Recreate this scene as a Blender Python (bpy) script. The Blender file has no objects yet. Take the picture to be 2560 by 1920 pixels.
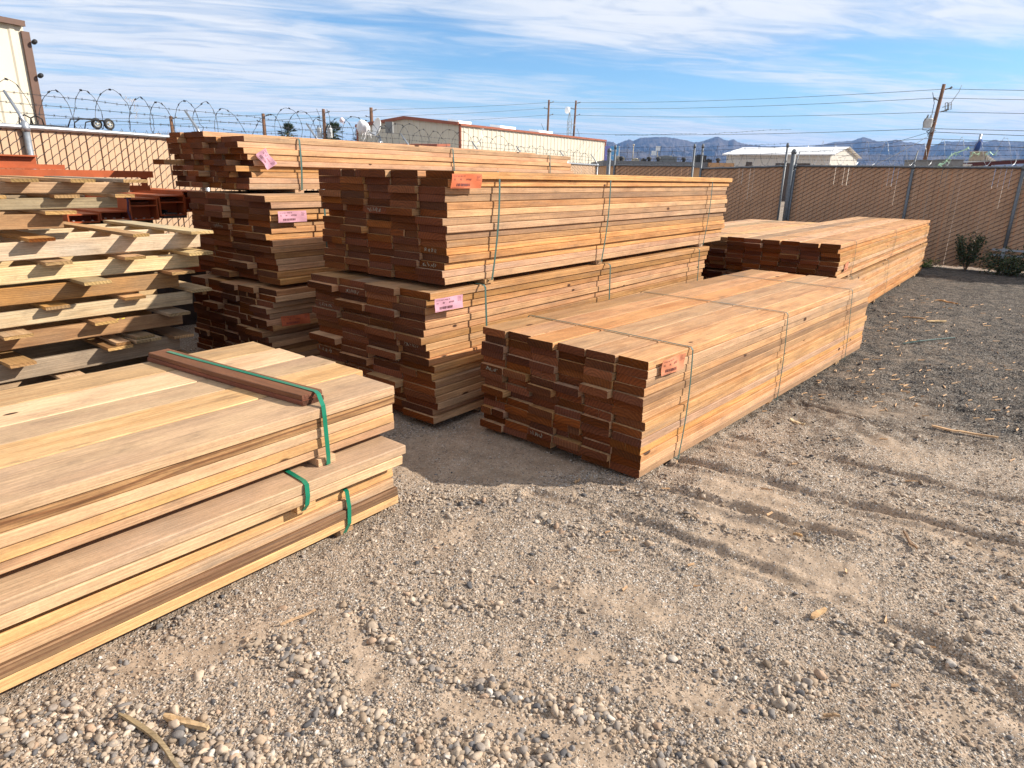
import bpy, math, random
import numpy as np
from mathutils import Vector, Matrix

random.seed(7)
RNG = np.random.default_rng(11)
sc = bpy.context.scene
COL = sc.collection
PI = math.pi

# ------------------------------------------------------------------ helpers
def V(*a):
    return np.array(a, float)

class MB:
    """collects polygons and links them as one mesh object"""
    def __init__(self):
        self.v, self.f, self.m = [], [], []
    def add(self, vs, fs, mat=0):
        b = len(self.v)
        self.v.extend([tuple(map(float, p)) for p in vs])
        self.f.extend([tuple(i + b for i in f) for f in fs])
        self.m.extend([mat] * len(fs))
    def obox(self, o, ex, ey, ez, mat=0):
        """box with corner o and edge vectors"""
        o, ex, ey, ez = map(np.asarray, (o, ex, ey, ez))
        vs = [o, o + ex, o + ex + ey, o + ey, o + ez, o + ex + ez, o + ex + ey + ez, o + ey + ez]
        self.add(vs, [(3, 2, 1, 0), (4, 5, 6, 7), (0, 1, 5, 4), (1, 2, 6, 5), (2, 3, 7, 6), (3, 0, 4, 7)], mat)
    def box(self, x0, x1, y0, y1, z0, z1, mat=0):
        self.obox((x0, y0, z0), (x1 - x0, 0, 0), (0, y1 - y0, 0), (0, 0, z1 - z0), mat)
    def cbox(self, x0, x1, y0, y1, z0, z1, c=.004, mat=0):
        """box whose long edges (along x) are eased"""
        prof = [(y0 + c, z0), (y1 - c, z0), (y1, z0 + c), (y1, z1 - c), (y1 - c, z1), (y0 + c, z1), (y0, z1 - c), (y0, z0 + c)]
        self.prism(prof, x0, x1, mat)
    def prism(self, prof, x0, x1, mat=0, endmat=None):
        n = len(prof)
        vs = [(x0, y, z) for y, z in prof] + [(x1, y, z) for y, z in prof]
        fs = [(i, (i + 1) % n, n + (i + 1) % n, n + i) for i in range(n)]
        self.add(vs, fs, mat)
        self.add(vs, [tuple(range(n - 1, -1, -1)), tuple(range(n, 2 * n))], mat if endmat is None else endmat)
    def tube(self, pts, r, n=6, mat=0, cap=True, closed=False):
        pts = [np.asarray(p, float) for p in pts]
        k = len(pts)
        rs = r if hasattr(r, '__len__') else [r] * k
        rings = []
        prev = None
        for i, p in enumerate(pts):
            if closed:
                t = pts[(i + 1) % k] - pts[i - 1]
            else:
                t = pts[min(i + 1, k - 1)] - pts[max(i - 1, 0)]
            t = t / (np.linalg.norm(t) + 1e-12)
            if prev is None:
                a = V(0, 0, 1) if abs(t[2]) < .9 else V(1, 0, 0)
            else:
                a = prev
            x = a - t * (a @ t); x /= (np.linalg.norm(x) + 1e-12); prev = x
            y = np.cross(t, x)
            rings.append([p + rs[i] * (math.cos(2 * PI * j / n) * x + math.sin(2 * PI * j / n) * y) for j in range(n)])
        vs = [q for R in rings for q in R]
        fs = []
        for i in range(k if closed else k - 1):
            for j in range(n):
                a, b = i * n, ((i + 1) % k) * n
                fs.append((a + j, a + (j + 1) % n, b + (j + 1) % n, b + j))
        if cap and not closed:
            fs.append(tuple(range(n - 1, -1, -1))); fs.append(tuple((k - 1) * n + j for j in range(n)))
        self.add(vs, fs, mat)
    def lathe(self, prof, o=(0, 0, 0), axis=(0, 0, 1), n=20, mat=0):
        """prof: list of (radius, height) along axis"""
        ax = np.asarray(axis, float); ax /= np.linalg.norm(ax)
        a = V(1, 0, 0) if abs(ax[0]) < .9 else V(0, 1, 0)
        x = a - ax * (a @ ax); x /= np.linalg.norm(x); y = np.cross(ax, x)
        vs, fs = [], []
        for r, h in prof:
            for j in range(n):
                t = 2 * PI * j / n
                vs.append(np.asarray(o) + ax * h + r * (math.cos(t) * x + math.sin(t) * y))
        for i in range(len(prof) - 1):
            for j in range(n):
                fs.append((i * n + j, i * n + (j + 1) % n, (i + 1) * n + (j + 1) % n, (i + 1) * n + j))
        fs.append(tuple(range(n - 1, -1, -1))); fs.append(tuple((len(prof) - 1) * n + j for j in range(n)))
        self.add(vs, fs, mat)
    def mesh(self, name, mats, smooth=False):
        me = bpy.data.meshes.new(name)
        me.from_pydata(self.v, [], self.f)
        for m in (mats if isinstance(mats, (list, tuple)) else [mats]):
            me.materials.append(m)
        me.polygons.foreach_set('material_index', self.m)
        if smooth:
            me.polygons.foreach_set('use_smooth', [True] * len(me.polygons))
        me.update()
        return me
    def build(self, name, mats, parent=None, smooth=False, loc=None):
        return link(name, self.mesh(name, mats, smooth), parent, loc)

def link(name, data, parent=None, loc=None):
    o = bpy.data.objects.new(name, data)
    COL.objects.link(o)
    if parent is not None:
        o.parent = parent
    if loc is not None:
        o.location = loc
    return o

def tag(o, label=None, cat=None, group=None, kind=None):
    if label: o['label'] = label
    if cat: o['category'] = cat
    if group: o['group'] = group
    if kind: o['kind'] = kind
    return o

def thing(name, label, cat, loc=(0, 0, 0), rotz=0., group=None):
    o = link(name, None, None, loc)
    o.rotation_euler = (0, 0, rotz)
    o.empty_display_size = .2
    return tag(o, label, cat, group)

# ------------------------------------------------------------------ material helpers
class NT:
    def __init__(self, name):
        self.mat = bpy.data.materials.new(name)
        self.mat.use_nodes = True
        self.t = self.mat.node_tree
        self.bsdf = self.t.nodes['Principled BSDF']
    def n(self, typ, **kw):
        nd = self.t.nodes.new(typ)
        for k, v in kw.items():
            setattr(nd, k, v)
        return nd
    def l(self, a, b):
        self.t.links.new(a, b)
    def _in(self, sock, v):
        if hasattr(v, 'is_output') or isinstance(v, bpy.types.NodeSocket):
            self.l(v, sock)
        elif v is not None:
            sock.default_value = v
    def math(self, op, a, b=None, c=None, clamp=False):
        nd = self.n('ShaderNodeMath', operation=op); nd.use_clamp = clamp
        self._in(nd.inputs[0], a); self._in(nd.inputs[1], b)
        if c is not None: self._in(nd.inputs[2], c)
        return nd.outputs[0]
    def vmath(self, op, a, b=None):
        nd = self.n('ShaderNodeVectorMath', operation=op)
        self._in(nd.inputs[0], a)
        if b is not None: self._in(nd.inputs[1], b)
        return nd.outputs[0]
    def mix(self, f, a, b, mode='MIX'):
        nd = self.n('ShaderNodeMix', data_type='RGBA', blend_type=mode)
        self._in(nd.inputs[0], f)
        self._in(nd.inputs[6], a if not isinstance(a, tuple) else (*a[:3], 1))
        self._in(nd.inputs[7], b if not isinstance(b, tuple) else (*b[:3], 1))
        return nd.outputs[2]
    def noise(self, vec, scale, detail=3., rough=.5, dist=0., dim='3D', w=None):
        nd = self.n('ShaderNodeTexNoise', noise_dimensions=dim)
        self._in(nd.inputs['Vector'], vec) if dim != '1D' else None
        if w is not None: self._in(nd.inputs['W'], w)
        nd.inputs['Scale'].default_value = scale
        nd.inputs['Detail'].default_value = detail
        nd.inputs['Roughness'].default_value = rough
        nd.inputs['Distortion'].default_value = dist
        return nd.outputs['Fac'], nd.outputs['Color']
    def voro(self, vec, scale, rnd=1., feature='F1'):
        nd = self.n('ShaderNodeTexVoronoi', feature=feature)
        self._in(nd.inputs['Vector'], vec)
        nd.inputs['Scale'].default_value = scale
        nd.inputs['Randomness'].default_value = rnd
        return nd.outputs['Distance'], (nd.outputs['Color'] if feature != 'DISTANCE_TO_EDGE' else None)
    def ss(self, x, lo, hi, a=0., b=1.):
        nd = self.n('ShaderNodeMapRange', interpolation_type='SMOOTHSTEP')
        self._in(nd.inputs[0], x)
        for i, v in zip((1, 2, 3, 4), (lo, hi, a, b)):
            nd.inputs[i].default_value = v
        return nd.outputs[0]
    def lin(self, x, lo, hi, a=0., b=1.):
        nd = self.n('ShaderNodeMapRange')
        self._in(nd.inputs[0], x)
        for i, v in zip((1, 2, 3, 4), (lo, hi, a, b)):
            nd.inputs[i].default_value = v
        return nd.outputs[0]
    def hsv(self, col, h=.5, s=1., v=1.):
        nd = self.n('ShaderNodeHueSaturation')
        self._in(nd.inputs['Hue'], h); self._in(nd.inputs['Saturation'], s); self._in(nd.inputs['Value'], v)
        self._in(nd.inputs['Color'], col)
        return nd.outputs[0]
    def bump(self, h, strength=.3, dist=.01, normal=None):
        nd = self.n('ShaderNodeBump')
        nd.inputs['Strength'].default_value = strength
        nd.inputs['Distance'].default_value = dist
        self._in(nd.inputs['Height'], h)
        if normal is not None: self.l(normal, nd.inputs['Normal'])
        return nd.outputs[0]
    def out(self, col, rough=.8, normal=None, metal=0., spec=.3):
        self._in(self.bsdf.inputs['Base Color'], col if not isinstance(col, tuple) else (*col[:3], 1))
        self._in(self.bsdf.inputs['Roughness'], rough)
        self.bsdf.inputs['Metallic'].default_value = metal
        self.bsdf.inputs['Specular IOR Level'].default_value = spec
        if normal is not None: self.l(normal, self.bsdf.inputs['Normal'])
        return self.mat

def plain(name, col, rough=.6, metal=0., spec=.3, var=.12, scale=8., bump=0.):
    """a paint or metal with a little mottling"""
    t = NT(name)
    tc = t.n('ShaderNodeTexCoord').outputs['Object']
    f, _ = t.noise(tc, scale, 4, .6)
    k = t.lin(f, .3, .7, 1 - var, 1 + var)
    c = t.hsv((*col, 1), v=k)
    nrm = t.bump(f, bump, .01) if bump else None
    return t.out(c, rough, nrm, metal, spec)

def wood(name, light, dark, endc, knot=(.075, .032, .014), streak=.28, red=None, grey=None, vvar=.22, knots=.5, ring=.36, ringp=.009, bumps=.25):
    """sawn timber: growth rings about a pith that differs from board to board, fine streaks, knots, stains"""
    mats = []
    for end in (False, True):
        t = NT(name + ('_end' if end else ''))
        P = t.n('ShaderNodeTexCoord').outputs['Object']
        R = t.n('ShaderNodeObjectInfo').outputs['Random']
        r2 = t.math('FRACT', t.math('MULTIPLY', R, 7.31))
        r3 = t.math('FRACT', t.math('MULTIPLY', R, 23.17))
        r4 = t.math('FRACT', t.math('MULTIPLY', R, 61.7))
        offn = t.n('ShaderNodeCombineXYZ')
        t._in(offn.inputs[0], t.math('MULTIPLY', R, 91.)); t._in(offn.inputs[1], t.math('MULTIPLY', r2, 53.)); t._in(offn.inputs[2], t.math('MULTIPLY', r3, 37.))
        Q = t.vmath('ADD', P, offn.outputs[0])
        # pith distance
        d1, dc = t.noise(t.vmath('MULTIPLY', Q, (.8, 5., 5.)), 1., 2, .5)
        sep = t.n('ShaderNodeSeparateXYZ'); t.l(P, sep.inputs[0])
        y0 = t.math('MULTIPLY_ADD', r2, .36, -.06)
        z0 = t.math('MULTIPLY_ADD', r3, -.12, -.004)
        dy = t.math('SUBTRACT', sep.outputs[1], y0); dz = t.math('SUBTRACT', sep.outputs[2], z0)
        d = t.math('SQRT', t.math('ADD', t.math('MULTIPLY', dy, dy), t.math('MULTIPLY', dz, dz)))
        # knots
        kd, kc = t.voro(t.vmath('MULTIPLY', Q, (3.6, 8., 8.)), 1.)
        ksep = t.n('ShaderNodeSeparateColor'); t.l(kc, ksep.inputs[0])
        kon = t.math('GREATER_THAN', ksep.outputs[0], 1 - knots)
        kd = t.math('DIVIDE', kd, t.lin(ksep.outputs[1], 0, 1, .40, 1.15))
        kmask = t.math('MULTIPLY', t.ss(kd, .17, .11), kon)
        kring = t.math('MULTIPLY', t.ss(kd, .34, .08), kon)
        d = t.math('ADD', d, t.math('MULTIPLY', d1, .045))
        d = t.math('ADD', d, t.math('MULTIPLY', kring, .02))
        ph = t.math('FRACT', t.math('DIVIDE', d, ringp * (2.1 if end else 1.)))
        rg = t.math('MULTIPLY', t.ss(ph, .25, .85), t.ss(ph, 1., .93))
        st, _ = t.noise(t.vmath('MULTIPLY', Q, (3., 160., 160.)) if not end else t.vmath('MULTIPLY', Q, (9., 260., 260.)), 1., 3, .6)
        bl, _ = t.noise(t.vmath('MULTIPLY', Q, (1.3, 9., 9.)), 1., 4, .6)
        bl2, _ = t.noise(t.vmath('MULTIPLY', Q, (.9, 2.2, 14.)), 1., 3, .6)
        if not end:
            c = t.mix(t.math('MULTIPLY', rg, ring), light, dark)
            c = t.mix(t.math('MULTIPLY', t.ss(bl, .45, .72), .7), c, dark)
            if red: c = t.mix(t.math('MULTIPLY', t.ss(r4, .55, .95), t.lin(bl2, .25, .7, .25, 1.)), c, red)
            sm, _ = t.noise(t.vmath('MULTIPLY', Q, (2.2, 14., 14.)), 1., 6, .7)
            c = t.mix(t.math('MULTIPLY', t.ss(sm, .57, .74), .36), c, tuple(.42 * q for q in dark))
            if grey: c = t.mix(t.math('MULTIPLY', t.ss(bl2, .52, .75), .6), c, grey)
            wz, _ = t.noise(t.vmath('MULTIPLY', Q, (4.5, 11., 11.)), 1., 8, .72)
            spk, _ = t.noise(t.vmath('MULTIPLY', Q, (55., 130., 130.)), 1., 3, .7)
            v = t.math('MULTIPLY', t.lin(st, .3, .7, 1 - streak, 1 + streak * .6), t.lin(r3, 0, 1, 1 - vvar, 1 + vvar))
            v = t.math('MULTIPLY', v, t.math('MULTIPLY', t.lin(wz, .32, .68, .80, 1.14), t.lin(spk, .3, .7, .88, 1.10)))
            c = t.mix(t.math('MULTIPLY', t.ss(wz, .44, .30), .30), c, (.26, .175, .11))
            s = t.lin(r2, 0, 1, .86, 1.12)
            h = t.lin(r4, 0, 1, .492, .508)
            c = t.hsv(c, h, s, v)
            c = t.mix(kmask, c, t.mix(t.ss(kd, .09, .16), tuple(.75 * k for k in knot), tuple(.6 * k + .4 * q for k, q in zip(knot, dark))))
            hb = t.math('ADD', t.math('MULTIPLY', st, .8), t.math('MULTIPLY', rg, .25))
            nrm = t.bump(hb, bumps, .004)
            mats.append(t.out(c, t.lin(st, .3, .7, .62, .85), nrm, spec=.25))
        else:
            dk = tuple(.45 * e for e in endc)
            c = t.mix(t.math('MULTIPLY', rg, .55), tuple(1.08 * e for e in endc), dk)
            sp, _ = t.noise(Q, 240., 2, .6)
            v = t.math('MULTIPLY', t.lin(sp, .3, .7, .7, 1.25), t.lin(r4, 0, 1, .62, 1.30))
            v = t.math('MULTIPLY', v, t.lin(bl2, .3, .7, .75, 1.2))
            c = t.hsv(c, t.lin(r2, 0, 1, .495, .506), t.lin(r3, 0, 1, .9, 1.06), v)
            nrm = t.bump(sp, .3, .004)
            mats.append(t.out(c, .9, nrm, spec=.15))
    return mats

# ------------------------------------------------------------------ materials
M = {}
M['treated'] = wood('treated_lumber', (.56, .315, .143), (.34, .155, .062), (.125, .037, .0115), red=(.23, .105, .055), vvar=.17, knots=.24, grey=(.36, .23, .14))
M['treated_warm'] = wood('warm_treated_lumber', (.57, .33, .153), (.36, .168, .066), (.165, .050, .0145), red=(.30, .145, .072), grey=(.35, .24, .155), vvar=.12, knots=.26)
M['yellow'] = wood('yellow_lumber', (.65, .39, .165), (.44, .22, .078), (.30, .165, .07), red=(.25, .12, .055), grey=(.40, .29, .17), vvar=.12, ring=.28, streak=.24, knots=.34)
M['pink'] = wood('pink_lumber', (.66, .43, .215), (.46, .26, .105), (.36, .20, .10), red=(.40, .22, .135), grey=(.42, .30, .19), vvar=.11, ring=.28, streak=.24, knots=.26)
M['streaky'] = wood('dark_streaked_lumber', (.40, .235, .115), (.16, .07, .033), (.25, .13, .06), red=(.16, .07, .04), vvar=.14, ring=.75, knots=.12, streak=.5)
M['cream'] = wood('cream_pine', (.62, .47, .275), (.46, .29, .13), (.42, .28, .13), grey=(.36, .32, .26), vvar=.12, ring=.35, knots=.14)
M['tan_pine'] = wood('tan_pine', (.53, .345, .18), (.35, .195, .09), (.36, .22, .095), red=(.32, .155, .075), grey=(.27, .23, .18), vvar=.2, ring=.45, knots=.14)
M['brown_pine'] = wood('brown_pine', (.39, .21, .085), (.22, .105, .042), (.40, .23, .085), grey=(.24, .18, .12), vvar=.15, ring=.6, knots=.12)
M['grey_pine'] = wood('grey_pine', (.35, .265, .165), (.21, .145, .078), (.38, .25, .12), grey=(.17, .165, .135), vvar=.15, knots=.14)
M['dunnage'] = wood('red_brown_board', (.23, .10, .06), (.145, .062, .036), (.12, .045, .027), vvar=.1, knots=.05)
M['strap_dark'] = plain('grey_green_strap', (.045, .10, .085), .35, spec=.5, var=.15)
M['strap_green'] = plain('green_strap', (.006, .17, .095), .28, spec=.6, var=.1)
M['paper_pink'] = plain('pink_paper', (.52, .27, .33), .7, var=.05, scale=30)
M['paper_orange'] = plain('orange_paper', (.50, .125, .05), .7, var=.06, scale=30)
M['paper_peach'] = plain('peach_paper', (.58, .22, .115), .7, var=.05, scale=30)
M['ink'] = plain('printing_ink', (.10, .03, .035), .7, var=.1)
M['red_steel'] = plain('red_oxide_primer', (.36, .078, .022), .55, var=.2, scale=5, bump=.05)
M['bolt'] = plain('zinc_bolt', (.55, .52, .48), .35, metal=.7)
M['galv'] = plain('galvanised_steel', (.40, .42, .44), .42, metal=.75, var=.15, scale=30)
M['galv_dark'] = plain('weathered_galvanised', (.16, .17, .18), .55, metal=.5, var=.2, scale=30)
M['wire'] = plain('galvanised_wire', (.055, .055, .06), .5, metal=.4, var=.15)
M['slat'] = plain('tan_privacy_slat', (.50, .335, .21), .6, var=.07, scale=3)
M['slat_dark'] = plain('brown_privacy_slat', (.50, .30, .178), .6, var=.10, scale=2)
M['cream_metal'] = plain('cream_wall_panel', (.58, .53, .42), .5, var=.04, scale=1)
M['white_metal'] = plain('off_white_wall_panel', (.62, .58, .51), .5, var=.03, scale=1)
M['white_roof'] = plain('white_roof_panel', (.85, .85, .84), .45, var=.02, scale=1)
M['brown_trim'] = plain('brown_trim_metal', (.12, .065, .045), .5, var=.1, scale=4)
M['rust_trim'] = plain('rust_red_trim', (.30, .095, .05), .5, var=.1, scale=2)
M['dark_panel'] = plain('dark_door_panel', (.10, .075, .06), .6)
M['orange_wall'] = plain('orange_stucco', (.52, .30, .15), .9, var=.08, scale=3)
M['roof_grey'] = plain('grey_parapet', (.16, .165, .17), .7, var=.1)
M['unit'] = plain('dull_metal_unit', (.22, .22, .21), .6, var=.1)
M['unit_dark'] = plain('dark_metal_unit', (.05, .05, .05), .6)
M['unit_tan'] = plain('tan_metal_unit', (.48, .42, .32), .6)
M['white'] = plain('white_paint', (.82, .82, .80), .5, var=.03)
M['pole'] = plain('pole_wood', (.17, .085, .045), .85, var=.25, scale=3)
M['cable'] = plain('overhead_cable', (.07, .075, .09), .6)
M['transformer'] = plain('grey_transformer', (.55, .57, .57), .5)
M['black'] = plain('black_rubber', (.02, .02, .022), .6)
M['rim'] = plain('pale_wheel_rim', (.55, .52, .44), .45, metal=.3)
M['maroon'] = plain('maroon_beam', (.075, .018, .02), .5)
M['stone'] = plain('block_stone', (.40, .33, .24), .9, var=.15)
M['blue'] = plain('blue_cloth', (.03, .07, .22), .8)
M['sign_blue'] = plain('blue_sign_face', (.14, .42, .72), .5, var=.12, scale=1)
M['sign_purple'] = plain('violet_sign_face', (.26, .26, .62), .5, var=.1, scale=1)
M['trunk'] = plain('palm_trunk', (.14, .10, .07), .95, var=.2)
M['yellow_paint'] = plain('yellow_paint', (.75, .62, .05), .7)
M['tarp'] = plain('violet_webbing', (.06, .03, .06), .7)
M['black_wood'] = plain('weathered_dark_wood', (.06, .05, .045), .9, var=.3)

def leaf_mat(name, c1, c2, trans=0.):
    t = NT(name)
    P = t.n('ShaderNodeTexCoord').outputs['Object']
    f, _ = t.noise(P, 6., 3, .6)
    c = t.mix(t.ss(f, .35, .65), c1, c2)
    return t.out(c, .7, spec=.2)
M['leaf'] = leaf_mat('shrub_leaf', (.035, .05, .022), (.075, .09, .04))
M['palm'] = leaf_mat('palm_leaf', (.04, .06, .025), (.09, .115, .05))
M['weed'] = leaf_mat('weed_leaf', (.08, .13, .03), (.14, .18, .05))

def film(name, col, alpha=.75):
    t = NT(name)
    P = t.n('ShaderNodeTexCoord').outputs['Object']
    f, _ = t.noise(P, 14., 4, .6)
    t.out(t.hsv((*col, 1), v=t.lin(f, .3, .7, .85, 1.1)), .45, t.bump(f, .3, .01), spec=.4)
    t.bsdf.inputs['Transmission Weight'].default_value = 0.
    t.bsdf.inputs['Alpha'].default_value = alpha
    return t.mat
M['bag_white'] = film('white_plastic_film', (.85, .84, .84), .85)
M['bag_pink'] = film('pinkish_plastic_film', (.8, .66, .66), .8)
M['bag_green'] = film('pale_green_plastic_film', (.50, .72, .46), .85)
M['fibre'] = film('dusty_fibre', (.42, .33, .25), .7)

# ------------------------------------------------------------------ camera, sun, sky
cam = bpy.data.cameras.new('camera')
cam.sensor_width = 36.; cam.lens = 23.096; cam.clip_start = .05; cam.clip_end = 9000.
co = link('camera', cam)
R_ = V((0.99980054, 0.00604353, 0.01903565), (0.01997199, -0.30253991, -0.95292745), (0., 0.95311756, -0.30260027))
co.matrix_world = Matrix(((R_[0][0], -R_[1][0], -R_[2][0], 0), (R_[0][1], -R_[1][1], -R_[2][1], 0), (R_[0][2], -R_[1][2], -R_[2][2], 1.6), (0, 0, 0, 1)))
sc.camera = co

SUN = V(1., .02, .62); SUN /= np.linalg.norm(SUN)
sl = bpy.data.lights.new('sun', 'SUN'); sl.energy = 5.0; sl.angle = math.radians(.55); sl.color = (1., .925, .82)
so = link('sun', sl, None, (20, 0, 30))
so.rotation_euler = Vector(-SUN).to_track_quat('-Z', 'Y').to_euler()

w = bpy.data.worlds.new('World'); sc.world = w; w.use_nodes = True
T = NT.__new__(NT); T.t = w.node_tree; T.mat = None
bg = T.t.nodes['Background']; bg.inputs['Strength'].default_value = .067
sky = T.n('ShaderNodeTexSky', sky_type='NISHITA')
sky.sun_disc = False
sky.sun_elevation = math.asin(SUN[2])
sky.sun_rotation = math.atan2(SUN[0], SUN[1])
sky.altitude = 150; sky.air_density = 1.0; sky.dust_density = .4; sky.ozone_density = 2.5
dirv = T.n('ShaderNodeTexCoord').outputs['Generated']
sp = T.n('ShaderNodeSeparateXYZ'); T.l(dirv, sp.inputs[0])
zc = T.math('MAXIMUM', T.math('ADD', sp.outputs[2], .03), .012)
px = T.math('DIVIDE', sp.outputs[0], zc); py = T.math('DIVIDE', sp.outputs[1], zc)
def cloud_layer(ang, sl_, sc_, seed, detail, dist):
    """high cloud on a flat layer, drawn out along the wind"""
    ca, sa = math.cos(ang), math.sin(ang)
    a = T.math('ADD', T.math('MULTIPLY', px, sa * sl_), T.math('MULTIPLY', py, ca * sl_))
    b = T.math('ADD', T.math('MULTIPLY', px, ca * sc_), T.math('MULTIPLY', py, -sa * sc_))
    cm = T.n('ShaderNodeCombineXYZ'); T._in(cm.inputs[0], a); T._in(cm.inputs[1], b); cm.inputs[2].default_value = seed
    return T.noise(cm.outputs[0], 1., detail, .58, dist)[0]
streak = cloud_layer(math.radians(66), .30, 1.05, 3.7, 11, .9)
fine = cloud_layer(math.radians(78), 1.3, 3.4, 8.2, 10, 1.2)
mass = cloud_layer(math.radians(60), .16, .42, 24.3, 6, .8)
azl = T.math('DIVIDE', sp.outputs[0], T.math('MAXIMUM', sp.outputs[1], .05))
el = sp.outputs[2]
left = T.math('MULTIPLY', T.ss(azl, .02, -.42), T.ss(el, .03, .10))
right = T.math('MULTIPLY', T.ss(azl, -.22, .20), T.ss(el, .135, .185))
gap = T.math('SUBTRACT', el, T.math('MULTIPLY_ADD', azl, -.16, .152))
gap = T.math('MULTIPLY', T.ss(T.math('ABSOLUTE', gap), .045, .005), T.ss(azl, -.55, -.2))
lowr = T.math('MULTIPLY', T.ss(azl, -.1, .5), T.math('MULTIPLY', T.ss(el, .01, .04), T.ss(el, .11, .06)))
dens = T.math('ADD', T.math('MULTIPLY', streak, .85), T.math('MULTIPLY', mass, .62))
dens = T.math('ADD', dens, T.math('MULTIPLY', fine, .50))
dens = T.math('ADD', dens, T.math('MULTIPLY', left, .26))
dens = T.math('ADD', dens, T.math('MULTIPLY', right, .24))
dens = T.math('ADD', dens, T.math('MULTIPLY', lowr, .28))
dens = T.math('ADD', dens, T.math('MULTIPLY', gap, -.22))
cov = T.ss(dens, .80, 1.34)
low = T.ss(el, .09, .015)
cov = T.math('MULTIPLY', cov, .93)
shade = T.ss(T.math('ADD', T.math('MULTIPLY', fine, .7), T.math('MULTIPLY', streak, .5)), .42, .70)
cl = T.mix(shade, (6.3, 6.8, 7.9), (9.2, 9.3, 9.5))
base = T.mix(1., sky.outputs[0], (1.04, 1.38, 1.60), 'MULTIPLY')
base = T.mix(T.math('MULTIPLY', T.ss(el, .14, .0), .72), base, (6.0, 7.7, 9.2))
T.l(T.mix(cov, base, cl), bg.inputs['Color'])

sc.view_settings.view_transform = 'Standard'; sc.view_settings.look = 'None'
sc.view_settings.exposure = .69; sc.view_settings.gamma = 1.
cy = sc.cycles
cy.max_bounces = 6; cy.diffuse_bounces = 3; cy.glossy_bounces = 2; cy.transparent_max_bounces = 8; cy.volume_bounces = 0
cy.use_denoising = True
cy.sample_clamp_indirect = 6.
try:
    cy.denoiser = 'OPENIMAGEDENOISE'; cy.denoising_input_passes = 'RGB_ALBEDO_NORMAL'; cy.denoising_prefilter = 'ACCURATE'
except Exception:
    pass

# ------------------------------------------------------------------ ground
def _hash(ix, iy, s):
    h = (ix.astype(np.int64) * 374761393 + iy.astype(np.int64) * 668265263 + s * 1442695041) & 0xffffffff
    h = ((h ^ (h >> 13)) * 1274126177) & 0xffffffff
    return ((h ^ (h >> 16)) & 0xffff) / 65535.
def vnoise(x, y, s=0):
    ix, iy = np.floor(x), np.floor(y); fx, fy = x - ix, y - iy
    fx = fx * fx * (3 - 2 * fx); fy = fy * fy * (3 - 2 * fy)
    a, b = _hash(ix, iy, s), _hash(ix + 1, iy, s); c, d = _hash(ix, iy + 1, s), _hash(ix + 1, iy + 1, s)
    return (a * (1 - fx) + b * fx) * (1 - fy) + (c * (1 - fx) + d * fx) * fy
def fbm(x, y, s=0, o=4):
    v, a, t = 0, .5, 0
    for i in range(o):
        v = v + a * vnoise(x * 2 ** i + 17.3 * i, y * 2 ** i + 5.1 * i, s + i); t += a; a *= .5
    return v / t
def dline(x, y, pts):
    d = np.full(x.shape, 1e9)
    for (ax, ay), (bx, by) in zip(pts[:-1], pts[1:]):
        ux, uy = bx - ax, by - ay; L2 = ux * ux + uy * uy
        t = np.clip(((x - ax) * ux + (y - ay) * uy) / L2, 0, 1)
        d = np.minimum(d, np.hypot(x - ax - t * ux, y - ay - t * uy))
    return d
BANDS = [([(-1.9, 1.5), (-1.51, 1.55), (-1.23, 1.56), (-.89, 1.48), (-.57, 1.42)], .16), ([(-1.45, 1.95), (-1.25, 2.2), (-1.03, 2.55), (-.8, 2.92), (-.57, 3.02), (-.01, 3.05)], .11),
         ([(-.88, 1.92), (-.66, 1.84), (-.56, 1.7)], .10), ([(-.55, 2.09), (-.43, 1.97), (-.29, 1.89), (-.21, 1.8), (-.01, 1.73), (.2, 1.64), (.36, 1.58), (.52, 1.47), (.7, 1.35)], .075),
         ([(-.43, 2.23), (-.22, 2.21), (-.06, 2.19)], .06), ([(.09, 2.85), (.34, 2.75), (.54, 2.72)], .07), ([(.81, 1.68), (.96, 1.74), (1.12, 1.82)], .06),
         ([(1.25, 2.11), (1.38, 2.04), (1.5, 1.94), (1.56, 1.83)], .07), ([(.52, 1.48), (.69, 1.47), (.85, 1.43)], .07), ([(.61, 3.17), (.85, 2.92), (1.09, 2.74), (1.44, 2.68)], .06),
         ([(-.50, 1.66), (-.32, 1.54), (-.1, 1.50), (.1, 1.48)], .10), ([(.84, 3.30), (1.1, 3.02), (1.4, 2.80)], .05), ([(2.09, 3.19), (2.31, 3.02), (2.52, 2.87)], .09)]
SAND = [([(-1.32, 1.80), (-1.14, 1.87), (-.94, 1.96)], .13), ([(.24, 1.93), (.45, 1.8), (.6, 1.74)], .09), ([(-.33, 2.65), (-.2, 2.8)], .08), ([(1.15, 2.99), (1.4, 2.86), (1.7, 2.76)], .07),
        ([(1.95, 3.0), (2.08, 2.86), (2.21, 2.64)], .13), ([(-.59, 2.03), (-.42, 1.76)], .06), ([(1.35, 1.70), (1.53, 1.64)], .08), ([(2.3, 4.50), (2.6, 4.55), (3.06, 4.6)], .16),
        ([(.70, 1.69), (.63, 1.8)], .06), ([(-.62, 3.4), (.06, 3.36)], .14), ([(.15, 2.35), (.4, 2.2)], .08)]
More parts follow.
